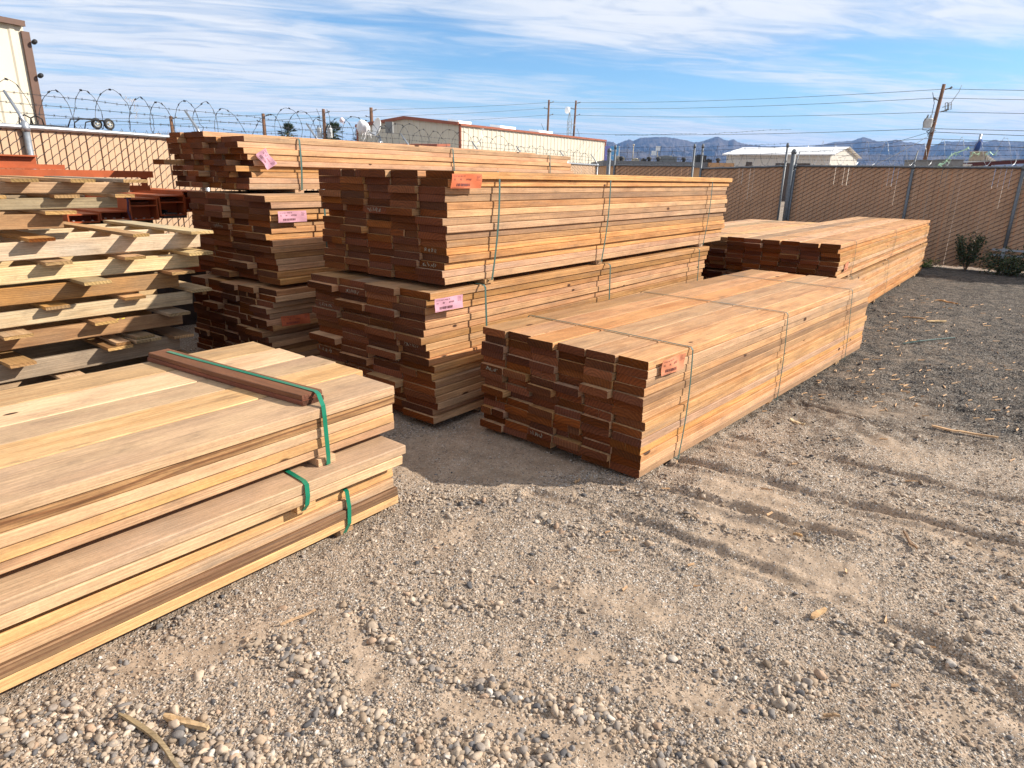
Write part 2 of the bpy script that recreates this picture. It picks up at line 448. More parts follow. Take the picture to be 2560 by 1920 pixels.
RUTS = [([(.45, 3.31), (.90, 3.14), (1.40, 2.85), (1.84, 2.58), (2.14, 2.35)], 1.), ([(1.00, 3.55), (1.49, 3.28), (1.97, 2.97), (2.39, 2.69)], .9), ([(1.45, 4.01), (1.99, 3.65), (2.41, 3.35), (2.73, 3.15)], .8),
        ([(2.17, 4.68), (2.76, 4.15), (3.23, 3.84)], .7), ([(.12, 3.15), (.63, 2.84), (1.09, 2.48), (1.50, 2.12), (1.76, 1.83)], .6), ([(1.33, 2.26), (1.57, 1.99), (1.68, 1.73)], .6),
        ([(1.2, 3.9), (1.75, 3.5), (2.2, 3.16), (2.6, 2.95)], .5), ([(2.6, 5.2), (3.4, 4.6), (4.2, 4.3)], .6), ([(3.2, 6.2), (4.1, 5.6), (5.0, 5.3)], .5)]
def rut_marks(x, y):
    """groove and thrown-up lips of each old wheel track, broken along its length"""
    wx = x + .035 * (fbm(x * 4, y * 4, 60, 3) - .5); wy = y + .035 * (fbm(x * 4, y * 4, 66, 3) - .5)
    h = np.zeros_like(x); g = np.zeros_like(x)
    for k, (p, a) in enumerate(RUTS):
        d = dline(wx, wy, p)
        a = a * np.clip(.35 + 2.6 * (fbm(x * 2.2 + 7 * k, y * 2.2, 90 + k, 3) - .32), .1, 1.1)
        h = h + a * (-.030 * np.exp(-(d / .040) ** 4) + .028 * np.exp(-((d - .068) / .024) ** 2) + .010 * np.exp(-((d - .19) / .06) ** 2))
        g = np.maximum(g, np.exp(-(d / .05) ** 2) * np.minimum(a * 1.3, 1))
    return h, g
def zones(x, y):
    """how stony, sandy and dark the yard is at a point"""
    wx = x + .10 * (fbm(x * 3, y * 3, 40, 3) - .5); wy = y + .10 * (fbm(x * 3, y * 3, 50, 3) - .5)
    st = np.zeros_like(x); sa = np.zeros_like(x)
    for p, wd in BANDS: st = np.maximum(st, np.exp(-(dline(wx, wy, p) / wd) ** 2))
    for p, wd in SAND: sa = np.maximum(sa, np.exp(-(dline(wx, wy, p) / wd) ** 2))
    n = fbm(x * 1.6, y * 1.6, 3, 4)
    st = np.maximum(st, np.clip((n - .50) * 4, 0, .5)); sa = np.maximum(sa, np.clip((.47 - n) * 8, 0, .95))
    sa = np.maximum(sa, rut_marks(x, y)[1] * .9)
    e = (y - 3.85) + .5 * (x - 2.8) + 1.3 * (fbm(x * .7, y * .7, 9, 4) - .5) * 2
    dk = np.clip(e / 1.3, 0, 1) * np.clip((x - 1.0) / 1.0, 0, 1)
    m2 = np.clip((fbm(x * 1.1, y * 2.6, 77, 5) - .50) * 5, 0, .55) * np.clip((x - 1.2) / 1.0, 0, 1) * np.clip((y - 2.2) / 1., 0, 1)
    dk = np.maximum(dk, m2)
    dk = np.where(np.hypot(x, y) > 16, 0.15, dk)
    return st, sa, dk
def height(x, y):
    r = np.hypot(x, y)
    h = .05 * (fbm(x * .9, y * .9, 5, 3) - .5) + .028 * (fbm(x * 3.5, y * 3.5, 6, 3) - .5) + .016 * (fbm(x * 13, y * 13, 7, 3) - .5)
    h = h + .007 * (fbm(x * 45, y * 45, 8, 2) - .5)
    h = h + rut_marks(x, y)[0]
    # side-slope chop between the tracks
    h = h + .030 * (fbm(x * 5 + y * 3, y * 9, 71, 4) - .5) * np.clip((x + .3) / 1.2, 0, 1)
    # lugged tyre tread pressed into the damp strip beside the long pack
    tx, ty = (x - 1.75), (y - 4.35)
    a = (tx * .95 - ty * .3); b = (tx * .3 + ty * .95)
    tr = np.clip(1 - (np.abs(b) / .22) ** 4, 0, 1) * np.clip(1 - ((a - .45) / .75) ** 4, 0, 1)
    h = h + tr * (.009 * np.sin(a * 2 * PI / .17 + np.sign(b) * 1.6) - .006)
    return np.where(r > 60, 0, h) - .006

def build_ground():
    front = np.radians(np.linspace(-58, 58, 900)); back = np.radians(np.linspace(60, 300, 90))
    az = np.concatenate([front, back]); na = len(az)
    rs = [.5]
    while rs[-1] < 5200:
        r = rs[-1]; rs.append(r * (1.0072 if r < 1.6 else 1.0044 if r < 6 else 1.0065 if r < 9 else 1.02 if r < 30 else 1.12))
    rs = np.array(rs); nr = len(rs)
    A, Rr = np.meshgrid(az, rs)
    X, Y = Rr * np.sin(A), Rr * np.cos(A)
    Z = height(X, Y)
    st, sa, dk = zones(X, Y)
    co_ = np.stack([X, Y, Z], -1).reshape(-1, 3)
    i, j = np.meshgrid(np.arange(nr - 1), np.arange(na), indexing='ij')
    j2 = (j + 1) % na
    q = np.stack([i * na + j, i * na + j2, (i + 1) * na + j2, (i + 1) * na + j], -1).reshape(-1, 4)[:, ::-1]
    nv = len(co_)
    co_ = np.vstack([co_, [[0, 0, -.006]]])
    jj = np.arange(na)
    tri = np.stack([np.full(na, nv), (jj + 1) % na, jj], -1)[:, ::-1]
    me = bpy.data.meshes.new('ground')
    nq, nt = len(q), len(tri)
    me.vertices.add(nv + 1); me.vertices.foreach_set('co', co_.ravel())
    me.loops.add(nq * 4 + nt * 3)
    me.loops.foreach_set('vertex_index', np.concatenate([q.ravel(), tri.ravel()]).astype(np.int32))
    me.polygons.add(nq + nt)
    me.polygons.foreach_set('loop_start', np.concatenate([np.arange(nq) * 4, nq * 4 + np.arange(nt) * 3]).astype(np.int32))
    me.polygons.foreach_set('use_smooth', np.ones(nq + nt, bool))
    me.update(calc_edges=True)
    at = me.color_attributes.new('zone', 'FLOAT_COLOR', 'POINT')
    c = np.zeros((nv + 1, 4), np.float32); c[:nv, 0] = st.ravel(); c[:nv, 1] = sa.ravel(); c[:nv, 2] = dk.ravel(); c[:, 3] = 1
    at.data.foreach_set('color', c.ravel())
    me.validate()
    return me

t = NT('gravelly_dirt')
P = t.n('ShaderNodeTexCoord').outputs['Object']
zs = t.n('ShaderNodeSeparateColor'); za = t.n('ShaderNodeAttribute', attribute_name='zone'); t.l(za.outputs['Color'], zs.inputs[0])
STN, SND, DRK = zs.outputs[0], zs.outputs[1], zs.outputs[2]
g1, g1c = t.voro(P, 95.); g2, g2c = t.voro(P, 210.); g3, g3c = t.voro(P, 42.)
big, _ = t.noise(P, .8, 5, .6); mid, _ = t.noise(P, 7., 5, .65); fin, _ = t.noise(P, 90., 3, .6)
dirt = t.mix(t.ss(mid, .3, .7), (.30, .222, .155), (.42, .318, .23))
dirt = t.mix(t.math('MULTIPLY', t.ss(big, .45, .7), .5), dirt, (.37, .262, .175))
def grit(cellcol, a, b, c3):
    s = t.n('ShaderNodeSeparateColor'); t.l(cellcol, s.inputs[0])
    c = t.mix(s.outputs[0], a, b)
    return t.mix(t.math('GREATER_THAN', s.outputs[1], .82), c, c3), s.outputs[2]
c1, o1 = grit(g1c, (.10, .085, .072), (.43, .355, .28), (.56, .51, .45))
c2, o2 = grit(g2c, (.13, .10, .078), (.40, .31, .23), (.56, .50, .43))
cover1 = t.math('MULTIPLY', t.math('GREATER_THAN', o1, t.lin(SND, 0, 1, .30, .97)), t.ss(g1, .62, .45))
cover2 = t.math('GREATER_THAN', o2, t.lin(SND, 0, 1, .35, .80))
col = t.mix(t.math('MULTIPLY', cover2, .8), dirt, c2)
col = t.mix(t.math('MULTIPLY', cover1, .9), col, c1)
# dark crushed rock spread over the far right of the yard
dkc, o4 = grit(g1c, (.008, .008, .009), (.038, .036, .036), (.23, .215, .19))
dk2, o5 = grit(g2c, (.009, .009, .010), (.042, .039, .038), (.27, .24, .20))
dkm = t.mix(t.ss(o5, .4, .6), dkc, dk2)
dmask = t.math('MULTIPLY', DRK, t.lin(t.math('ADD', mid, t.math('MULTIPLY', o1, .35)), .45, .85, 1.15, .55), clamp=True)
col = t.mix(dmask, col, dkm)
col = t.hsv(col, v=t.lin(fin, .3, .7, .82, 1.14))
gh = t.math('ADD', t.math('MULTIPLY', t.math('MULTIPLY', t.ss(g1, .6, .05), cover1), 1.), t.math('MULTIPLY', t.math('MULTIPLY', t.ss(g2, .6, .05), cover2), .55))
gh = t.math('ADD', gh, t.math('MULTIPLY', fin, .3))
M['ground'] = t.out(col, .95, t.bump(gh, .9, .006), spec=.12)
gme = build_ground(); gme.materials.append(M['ground'])
tag(link('ground', gme), kind='structure')

# ------------------------------------------------------------------ loose stones on the ground
def ico(sub):
    import bmesh
    bm = bmesh.new(); bmesh.ops.create_icosphere(bm, subdivisions=sub, radius=1.)
    v = np.array([q.co[:] for q in bm.verts]); f = np.array([[q.index for q in p.verts] for p in bm.faces]); bm.free()
    return v, f
BUNDLE_FOOT = []   # filled by the packs' footprints before the stones are laid
def inside_any(x, y):
    m = np.zeros(x.shape, bool)
    for o, u, L, W in BUNDLE_FOOT:
        dx, dy = x - o[0], y - o[1]
        a = dx * u[0] + dy * u[1]; b = -dx * u[1] + dy * u[0]
        m |= (a > .02) & (a < L - .02) & (b > .02) & (b < W - .02)
    return m
PAL = np.array([(.37, .29, .215), (.29, .225, .165), (.245, .205, .17), (.185, .165, .15), (.40, .325, .25), (.33, .245, .17), (.09, .085, .085), (.34, .235, .16), (.45, .395, .335), (.22, .165, .115)])
PALP = np.array([.2, .18, .12, .10, .12, .12, .05, .04, .04, .03])
def lay_stones(n_try, r0, r1, size_fn, dens_fn, base, nvar, power=2.):
    u = RNG.random(n_try)
    if power == 2.: r = r0 * (r1 / r0) ** u
    else: r = np.sqrt(r0 ** 2 + u * (r1 ** 2 - r0 ** 2))
    a = np.radians(RNG.uniform(-56, 56, n_try))
    x, y = r * np.sin(a), r * np.cos(a)
    st, sa, dk = zones(x, y)
    keep = (RNG.random(n_try) < dens_fn(st, sa, dk)) & ~inside_any(x, y)
    x, y, st, sa, dk = x[keep], y[keep], st[keep], sa[keep], dk[keep]
    n = len(x)
    s = size_fn(n, st, np.hypot(x, y))
    bv, bf = base
    var = []
    for k in range(nvar):
        q = bv.copy()
        for _ in range(8):          # shear planes give each stone flat facets
            d = RNG.normal(size=3); d /= np.linalg.norm(d); lim = RNG.uniform(.40, .85)
            over = np.maximum(q @ d - lim, 0); q = q - over[:, None] * d * .85
        q *= 1 + .10 * RNG.normal(size=(len(q), 1))
        var.append(q)
    var = np.array(var)[RNG.integers(0, nvar, n)]
    ax = np.stack([RNG.uniform(.75, 1.35, n), RNG.uniform(.65, 1.0, n), RNG.uniform(.42, .85, n)], -1) * (s / 2)[:, None]
    var = var * ax[:, None, :]
    yaw = RNG.uniform(0, 2 * PI, n); tl = RNG.normal(0, .28, n); tm = RNG.normal(0, .28, n)
    cy_, sy_ = np.cos(yaw), np.sin(yaw)
    vx, vy, vz = var[..., 0], var[..., 1], var[..., 2]
    vy, vz = vy * np.cos(tl)[:, None] - vz * np.sin(tl)[:, None], vy * np.sin(tl)[:, None] + vz * np.cos(tl)[:, None]
    vx, vz = vx * np.cos(tm)[:, None] - vz * np.sin(tm)[:, None], vx * np.sin(tm)[:, None] + vz * np.cos(tm)[:, None]
    wx = vx * cy_[:, None] - vy * sy_[:, None] + x[:, None]; wy = vx * sy_[:, None] + vy * cy_[:, None] + y[:, None]
    lift = RNG.uniform(-.45, .38, n) * ax[:, 2] + RNG.random(n) * st * .2 * s
    wz = vz + (height(x, y) + lift)[:, None]
    vs = np.stack([wx, wy, wz], -1).reshape(-1, 3)
    fs = (bf[None] + (np.arange(n) * len(bv))[:, None, None]).reshape(-1, 3)
    c = PAL[RNG.choice(len(PAL), n, p=PALP / PALP.sum())] * RNG.uniform(.88, 1.30, (n, 1))
    dkm = (RNG.random(n) < dk * .95)[:, None]
    c = np.where(dkm, np.array([.035, .034, .036]) * RNG.uniform(.6, 2.2, (n, 1)), c)
    c = np.repeat(c, len(bv), 0)
    return vs, fs, c
def stones_object(parts, name, label):
    off = 0; vs, fs, cs = [], [], []
    for v, f, c in parts:
        vs.append(v); fs.append(f + off); cs.append(c); off += len(v)
    vs, fs, cs = np.vstack(vs), np.vstack(fs), np.vstack(cs)
    me = bpy.data.meshes.new(name)
    me.vertices.add(len(vs)); me.vertices.foreach_set('co', vs.astype(np.float32).ravel())
    me.loops.add(fs.size); me.loops.foreach_set('vertex_index', fs.astype(np.int32).ravel())
    me.polygons.add(len(fs)); me.polygons.foreach_set('loop_start', (np.arange(len(fs)) * 3).astype(np.int32))
    me.update(calc_edges=True)
    at = me.color_attributes.new('tint', 'FLOAT_COLOR', 'POINT')
    at.data.foreach_set('color', np.hstack([cs, np.ones((len(cs), 1))]).astype(np.float32).ravel())
    me.materials.append(M['stones'])
    tag(link(name, me), label, 'gravel', kind='stuff')
t = NT('river_stone')
tint = t.n('ShaderNodeAttribute', attribute_name='tint').outputs['Color']
P = t.n('ShaderNodeTexCoord').outputs['Object']
f1, _ = t.noise(P, 130., 3, .65); f2, _ = t.noise(P, 30., 2, .5)
c = t.hsv(tint, v=t.math('MULTIPLY', t.lin(f1, .3, .7, .82, 1.15), t.lin(f2, .3, .7, .9, 1.1)))
M['stones'] = t.out(c, .88, t.bump(f1, .25, .003), spec=.2)

# ------------------------------------------------------------------ boards and packs
BCACHE = {}
def board_mesh(L, wd, th, mat, var):
    """one sawn board: eased edges, a trace of bow and twist, end grain on both ends"""
    key = (round(L, 3), round(wd, 4), round(th, 4), mat, var)
    if key in BCACHE: return BCACHE[key]
    rg = np.random.default_rng(abs(hash(key)) % (2 ** 31) if False else int(L * 977 + wd * 7919 + th * 104729 + var * 31 + len(mat)))
    c = min(.004, th * .12)
    prof = np.array([(c, 0), (wd - c, 0), (wd, c), (wd, th - c), (wd - c, th), (c, th), (0, th - c), (0, c)])
    n = 9; xs = np.linspace(0, L, n)
    by, bz, tw = rg.normal(0, .0035), rg.normal(0, .0009), rg.normal(0, .004)
    vs = []
    for i, x in enumerate(xs):
        k = x / L
        jy = by * math.sin(PI * k) + rg.normal(0, .0008); jz = bz * math.sin(PI * k)
        a = tw * (k - .5)
        for y, z in prof:
            yy, zz = y - wd / 2, z - th / 2
            dx = 0
            if i in (0, n - 1): dx = rg.normal(0, .0015) + (y / wd - .5) * (.006 if var % 3 == 0 else -.002)
            vs.append((x + dx, yy * math.cos(a) - zz * math.sin(a) + wd / 2 + jy, yy * math.sin(a) + zz * math.cos(a) + th / 2 + jz))
    m = len(prof); fs = []
    for i in range(n - 1):
        for j in range(m):
            fs.append((i * m + j, i * m + (j + 1) % m, (i + 1) * m + (j + 1) % m, (i + 1) * m + j))
    fs = [f[::-1] for f in fs]
    ns = len(fs)
    fs += [tuple(range(m)), tuple((n - 1) * m + j for j in range(m - 1, -1, -1))]
    me = bpy.data.meshes.new('board'); me.from_pydata(vs, [], fs)
    for q in M[mat]: me.materials.append(q)
    me.polygons[ns].material_index = 1; me.polygons[ns + 1].material_index = 1
    me.update()
    BCACHE[key] = me
    return me

def add_board(parent, x, y, z, L, wd, th, mat, var, name='board', rz=0., loc=None):
    o = link(name, board_mesh(L, wd, th, mat, var), parent, (x, y, z))
    o.rotation_euler = (0, 0, rz)
    return o

def strap_mesh(path, width, thick):
    """flat band following a closed or open path of (x, y, z); width lies along x"""
    m = MB(); n = len(path)
    P_ = [np.asarray(p, float) for p in path]
    for i in range(n - 1):
        a, b = P_[i], P_[i + 1]
        d = b - a; d[0] = 0; d /= np.linalg.norm(d) + 1e-9
        nn = V(0, d[2], -d[1]) * thick
        wv = V(width / 2, 0, 0)
        vs = [a - wv, a + wv, b + wv, b - wv, a - wv + nn, a + wv + nn, b + wv + nn, b - wv + nn]
        m.add(vs, [(0, 1, 2, 3), (7, 6, 5, 4), (0, 3, 7, 4), (1, 5, 6, 2), (0, 4, 5, 1), (3, 2, 6, 7)])
    return m

TEXTS = {}
def text_mesh(s, size):
    cu = bpy.data.curves.new('lettering', 'FONT'); cu.body = s; cu.size = size; cu.align_x = 'LEFT'
    ob = bpy.data.objects.new('lettering', cu)
    me = bpy.data.meshes.new_from_object(ob)
    v = [tuple(q.co) for q in me.vertices]; f = [tuple(p.vertices) for p in me.polygons]
    bpy.data.objects.remove(ob); bpy.data.meshes.remove(me)
    return v, f

def label_tag(parent, loc, wd, ht, mat, words, curl=.008, skew=0., seed=0, twist=0.):
    """paper tag stapled to board edges; local x runs along the pack, y points out of the face as -y"""
    rg = np.random.default_rng(seed)
    ph = rg.uniform(0, 6, 4)
    def surf(s, q, lift=0.):
        x = (s - .5) * wd + skew * (q - .5); z = (q - .5) * ht
        out = -.004 - curl * (.5 + .5 * math.sin(s * 5 + ph[0]) * .6 + .35 * math.sin(q * 4 + s * 7 + ph[1])) - curl * 1.2 * max(0, s - .8) * 3
        c_, s_ = math.cos(twist), math.sin(twist)
        return (x * c_ - z * s_, out - lift, x * s_ + z * c_)
    m = MB(); nx, nz = 16, 6
    for side in (0, 1):
        vs = [surf(i / nx, j / nz, 0. if side == 0 else -.0006) for j in range(nz + 1) for i in range(nx + 1)]
        fs = []
        for j in range(nz):
            for i in range(nx):
                a = j * (nx + 1) + i
                f = (a, a + 1, a + nx + 2, a + nx + 1)
                fs.append(f if side == 0 else f[::-1])
        m.add(vs, fs)
    tg = m.build('paper_tag', M[mat], parent, True, loc)
    p = MB()
    def quad(s0, s1, q0, q1):
        k = 4
        vs = []
        for i in range(k + 1):
            s = s0 + (s1 - s0) * i / k
            vs += [surf(s, q0, .0009), surf(s, q1, .0009)]
        p.add(vs, [(2 * i, 2 * i + 2, 2 * i + 3, 2 * i + 1) for i in range(k)])
    x = .16
    while x < .62:                                   # bar code
        b = rg.choice([.006, .010, .016]); quad(x, x + b, .14, .34); x += b + rg.choice([.006, .010, .014])
    def line(txt, s0, q0, size):
        v, f = text_mesh(txt, size)
        p.add([surf(s0 + a / wd, q0 + b / ht, .0011) for a, b, _ in v], f)
    line(words[0], .06, .80, ht * .13); line(words[1], .06, .55, ht * .19); line(words[2], .27, .55, ht * .19); line(words[3], .47, .55, ht * .19)
    for k in range(4):
        quad(.82, .82 + rg.uniform(.06, .14), .58 + k * .09, .60 + k * .09)
    quad(.03, .40, .05, .065)
    p.build('tag_printing', M['ink'], tg)
    return tg

def pack(name, label, group, o, rotz, L, z0, z1, widths, rows, mats, straps=(), strap_mat='strap_dark', strap_w=.017, seed=1, foot=True,
         jit=.012, out_p=.10, out_amt=.07, ymis=.005, split=.06, extra=None, runners=(.45, .5, .95), skip=None, runner_h=None, colx=None, endx=None, rowy=None, strap_out=None):
    """a strapped pack of boards: Empty > board, strap, runner"""
    rg = np.random.default_rng(seed)
    T_ = thing(name, label, 'lumber pack', (o[0], o[1], 0), rotz, group)
    th = (z1 - z0) / rows
    W = sum(widths)
    ymin = 0
    for r in range(rows):
        shift = rg.normal(0, .006)
        y = 0.
        for ci, wd in enumerate(widths):
            if skip and skip(r, ci): y += wd; continue
            x = rg.normal(0, jit) + (colx[ci] if colx else 0)
            if rg.random() < out_p: x -= rg.uniform(.3, 1.) * out_amt
            elif rg.random() < out_p * .7: x += rg.uniform(.2, .8) * out_amt
            dy = rg.normal(0, ymis) + (shift if ci == 0 else shift * .6) + (rowy[r] if rowy and ci == 0 else 0)
            Lb = round(L + rg.normal(0, jit * .8), 2) if endx is None else L - x + endx[ci] + rg.normal(0, .012)
            Lb = round(Lb, 2)
            mt = mats[int(rg.integers(len(mats)))] if not callable(mats) else mats(r, ci)
            if rg.random() < split and wd > .17:                # two narrow pieces side by side
                k = wd * rg.uniform(.42, .58)
                add_board(T_, x, y + dy + .002, z0 + r * th + .0006, Lb, round(k - .004, 3), th - .0014, mt, int(rg.integers(4)))
                add_board(T_, x + rg.normal(0, .008), y + dy + k, z0 + r * th + .0006, Lb, round(wd - k - .004, 3), th - .0014, mt, int(rg.integers(4)))
            else:
                add_board(T_, x, y + dy + .002, z0 + r * th + .0006, Lb, round(wd - rg.choice([.004, .006, .010]), 3), th - .0014, mt, int(rg.integers(4)))
            y += wd
    if extra: extra(T_, rg, th)
    rh = runner_h if runner_h is not None else .03
    for k in runners:
        xk = k * L if k < 1 else k
        b = MB(); b.box(-.045, .045, .005 if not foot else .03, W - .01, z0 - rh + .001, z0 - .001)
        b.build('runner', M['tan_pine'][0], T_, loc=(xk, 0, 0))
    so_ = strap_out if strap_out is not None else .016
    for (xt, xb) in straps:
        ex, ez = so_, .004
        n = 7
        path = [(xt, W + ex, z0 + .02), (xt, W + ex, z1 - .005), (xt, W + .002, z1 + ez), (xt, .5 * W, z1 + ez + .002), (xt, .02, z1 + ez), (xt, -.004, z1 + ez - .001)]
        for i in range(n + 1):
            k = i / n
            path.append((xt + (xb - xt) * (k ** 1.6), -ex - .010 * math.sin(PI * k), z1 - .012 + (z0 - .004 - z1 + .012) * k))
        path += [(xb, .03, z0 - .006), (xb, W - .03, z0 - .006), (xt, W + ex, z0 + .02)]
        strap_mesh(path, strap_w, .0014).build('strap', M[strap_mat], T_)
    if foot:
        u = (math.cos(rotz), math.sin(rotz))
        BUNDLE_FOOT.append((o, u, L, W))
    return T_

G_ = 'strapped lumber packs standing in the yard'
LUM = ['treated', 'treated', 'treated_warm']
# the single pack in the right foreground
Fk = pack('lumber_pack', 'single waist-low pack of red-brown boards, peach tag and three thin straps, nearest on open gravel', G_, (.692, 3.251), .8408, 4.084, .035, .695, [.198] * 6, 14, ['treated', 'treated_warm', 'treated_warm'],
          straps=[(.463, .42), (1.9, 1.93), (3.43, 3.56)], strap_w=.013, seed=21, jit=.013, out_p=.10, out_amt=.035, split=.04, runners=(.11, .47, .86), colx=[0, .0, .01, .0, .01, .0], runner_h=.045)
label_tag(Fk, (.236, -.014, .646), .232, .088, 'paper_peach', ('2 X 8  S4S  NO 2  PT', '16', '96', '697057'), curl=.012, seed=4)
# middle stack
B1 = pack('lumber_pack', 'tall lower pack of wide boards with a pink tag, under the orange-tagged pack', G_, (-.507, 4.008), .8961, 4.27, .042, .897, [.306] * 4, 18, LUM,
          straps=[(.481, .52), (2.09, 2.11), (3.91, 3.91)], seed=33, jit=.014, out_p=.16, out_amt=.06, ymis=.008, split=.05, runners=(.12, .5, .93),
          rowy=[.0, .0, -.03, -.025, -.01, .01, .012, .03, .04, .05, .055, .05, .05, .048, .05, .055, .035, .03], runner_h=.042, strap_out=.02)
label_tag(B1, (.142, -.006, .822), .245, .084, 'paper_pink', ('2 X 12  NO 2  PRESS TR', '14', '84', '697059'), curl=.008, seed=9)
B2 = pack('lumber_pack', 'upper pack of the middle stack with an orange tag at its top corner', G_, (-.417, 4.126), .9098, 4.571, .930, 1.618, [.250] * 5, 15, LUM,
          straps=[(.477, .41), (1.911, 1.84), (4.05, 3.97)], seed=45, foot=False, jit=.012, out_p=.12, out_amt=.05, split=.10, runners=(.09, .405, .87), rowy=[.02, .015, .015, .01, .008, .01, .01, -.012, .0, .0, .004, .012, .02, .012, .0], strap_out=.02)
label_tag(B2, (.138, -.030, 1.561), .268, .084, 'paper_orange', ('2 X 10  S4S  NO 2  PT', '12', '92', '697058'), curl=.009, seed=13, skew=.012)
# rear stack
A1 = pack('lumber_pack', 'bottom pack of the rear stack with an orange tag, wholly in shade behind the pallets', G_, (-1.902, 5.11), .9287, 3.9, .043, .698, [.245] * 5, 14, LUM,
          straps=[(1.0, 1.0), (2.6, 2.6)], seed=52, jit=.016, out_p=.16, out_amt=.06, ymis=.008, runners=(.12, .5, .9), rowy=[.08, .07, .075, .07, .05, .045, .06, .03, .03, .05, .04, .02, .0, .01], runner_h=.043)
label_tag(A1, (.187, -.014, .447), .262, .080, 'paper_orange', ('2 X 10  S4S  NO 2  PT', '12', '80', '697054'), curl=.016, seed=17, twist=-.04)
A2 = pack('lumber_pack', 'middle pack of the rear stack with a flat pink tag on its sunlit corner', G_, (-1.898, 5.257), .926, 3.9, .729, 1.415, [.302] * 4, 14, LUM,
          straps=[(.49, .48), (2.2, 2.2), (3.5, 3.5)], seed=61, foot=False, jit=.012, out_p=.10, out_amt=.05, ymis=.007, runners=(.12, .5, .9), rowy=[-.05, -.03, .0, .01, .01, .02, .03, .04, .045, .04, .03, .02, .0, .0])
label_tag(A2, (.176, -.010, 1.254), .259, .086, 'paper_pink', ('2 X 12  NO 2  PRESS TR', '12', '64', '697058'), curl=.007, seed=19)
def a3_extra(T_, rg, th):
    y = .595
    for k in range(3):
        add_board(T_, rg.normal(0, .02), y, 1.863 + .0006, 4.93, .192, th - .0014, 'treated_warm', k); y += .198
    add_board(T_, -.17, .99, 1.448 + 4.02 * th, 3.0, .19, th - .004, 'treated', 1)
A3 = pack('lumber_pack', 'topmost pack of the rear stack with a curled pink tag and ragged ends', G_, (-2.186, 5.593), .9335, 4.93, 1.448, 1.863, [.198] * 6, 9, ['treated', 'treated_warm', 'treated_warm'],
          straps=[(.515, .505), (2.489, 2.512), (4.39, 4.40)], seed=75, foot=False, jit=.018, out_p=.2, out_amt=.07, ymis=.008, extra=a3_extra, runners=(.10, .5, .88), strap_out=.013,
          skip=lambda r, c: r == 4 and c == 5, rowy=[.0, .008, .012, .02, .0, -.012, -.02, .004, -.004], runner_h=.034)
label_tag(A3, (.150, -.035, 1.69), .14, .10, 'paper_pink', ('2 X 8  NO 2', '16', '72', '697051'), curl=.03, seed=23, twist=-1.0)
# right-hand stack near the fence
G1 = pack('lumber_pack', 'lower pack beside the right-hand fence, its far end standing on dark gravel', G_, (3.44, 7.045), .9067, 6.64, .043, .567, [.2] * 6, 11, ['treated', 'treated_warm', 'treated_warm'],
          straps=[(.7, .7), (2.9, 3.06), (6.1, 6.1)], strap_w=.012, seed=81, jit=.03, out_p=.15, out_amt=.1, runners=(.1, .4, .7, .93), runner_h=.043)
G2 = pack('lumber_pack', 'upper pack by the right-hand fence with an orange slip on its near corner', G_, (3.43, 7.051), .9078, 6.634, .597, .970, [.2045] * 6, 8, ['treated', 'treated_warm', 'treated_warm'],
          straps=[(.657, .64), (3.186, 3.06), (6.2, 6.2)], strap_w=.012, seed=92, foot=False, jit=.016, out_p=.2, out_amt=.07, runners=(.1, .44, .93))
label_tag(G2, (.33, -.014, .715), .15, .085, 'paper_peach', ('2 X 8', '20', '48', '697060'), curl=.006, seed=29, twist=.12)
ug = V(math.cos(.9078), math.sin(.9078)); ng = V(-ug[1], ug[0])
og = V(3.43, 7.051) + .35 * ug + 1.36 * ng
G3 = pack('lumber_pack', 'low lumber pack half hidden behind the right-hand stack, lower of the two there', G_, tuple(og), .9078, 4.3, .043, .52, [.2] * 6, 10, LUM, straps=[(.6, .6), (3.6, 3.6)], strap_w=.012, seed=101, runners=(.1, .5, .9), runner_h=.043)
G4 = pack('lumber_pack', 'pack with a yellowish top half hidden between the middle stack and the right-hand stack', G_, tuple(og + .03 * ug), .9078, 4.25, .55, .93, [.2] * 6, 8, ['treated_warm', 'yellow'], straps=[(.6, .6), (3.6, 3.6)], strap_w=.012, seed=111, foot=False, runners=(.1, .5, .9))

# foreground packs on the left: three thin packs lying on one another
uD = V(.612, .791); rotD = math.atan2(uD[1], uD[0]); LD = 3.6
oD = V(-.563, 2.979) - LD * uD
wD = [.305, .23, .215, .265, .25]
def d_mats(r, ci):
    if ci == 0: return ('treated_warm', 'pink', 'yellow', 'streaky', 'pink')[r % 5]
    return ('pink', 'tan_pine', 'yellow', 'pink', 'pink')[(r * 3 + ci) % 5]
def d1_extra(T_, rg, th):
    for k, (z, dy, ln) in enumerate([(.6362, .075, 1.20), (.6592, .085, 1.19)]):
        o = add_board(T_, LD - .345 + k * .003, dy, z, ln, .112, .0224, 'dunnage', k, 'cross_board', math.radians(95.2))
GD = 'thin strapped packs in the left foreground'
D1 = pack('lumber_pack', 'top pale pack in the left foreground with a red-brown cross board strapped over it', GD, tuple(oD), rotD, LD, .400, .635, wD, 5, d_mats, straps=[], seed=131, foot=False, jit=.004, out_p=0, split=0,
          endx=[0, .075, .085, .05, .03], extra=d1_extra, runners=(LD - .40, LD - 1.9), runner_h=.036, rowy=[.02, .004, .004, .002, -.004], ymis=.003)
D2 = pack('lumber_pack', 'middle two-board-thick pack in the left foreground', GD, tuple(oD - .045 * uD + .02 * V(uD[1], -uD[0])), rotD - .02, LD + .01, .270, .364, [.30, .24, .22, .26, .25], 2, lambda r, c: 'pink' if c == 0 else d_mats(r, c), straps=[], seed=141, foot=False, jit=.004, out_p=0, split=0,
          endx=[.0, .03, .05, .02, .03], runners=(LD - .53, LD - 2.0), runner_h=.036, ymis=.004)
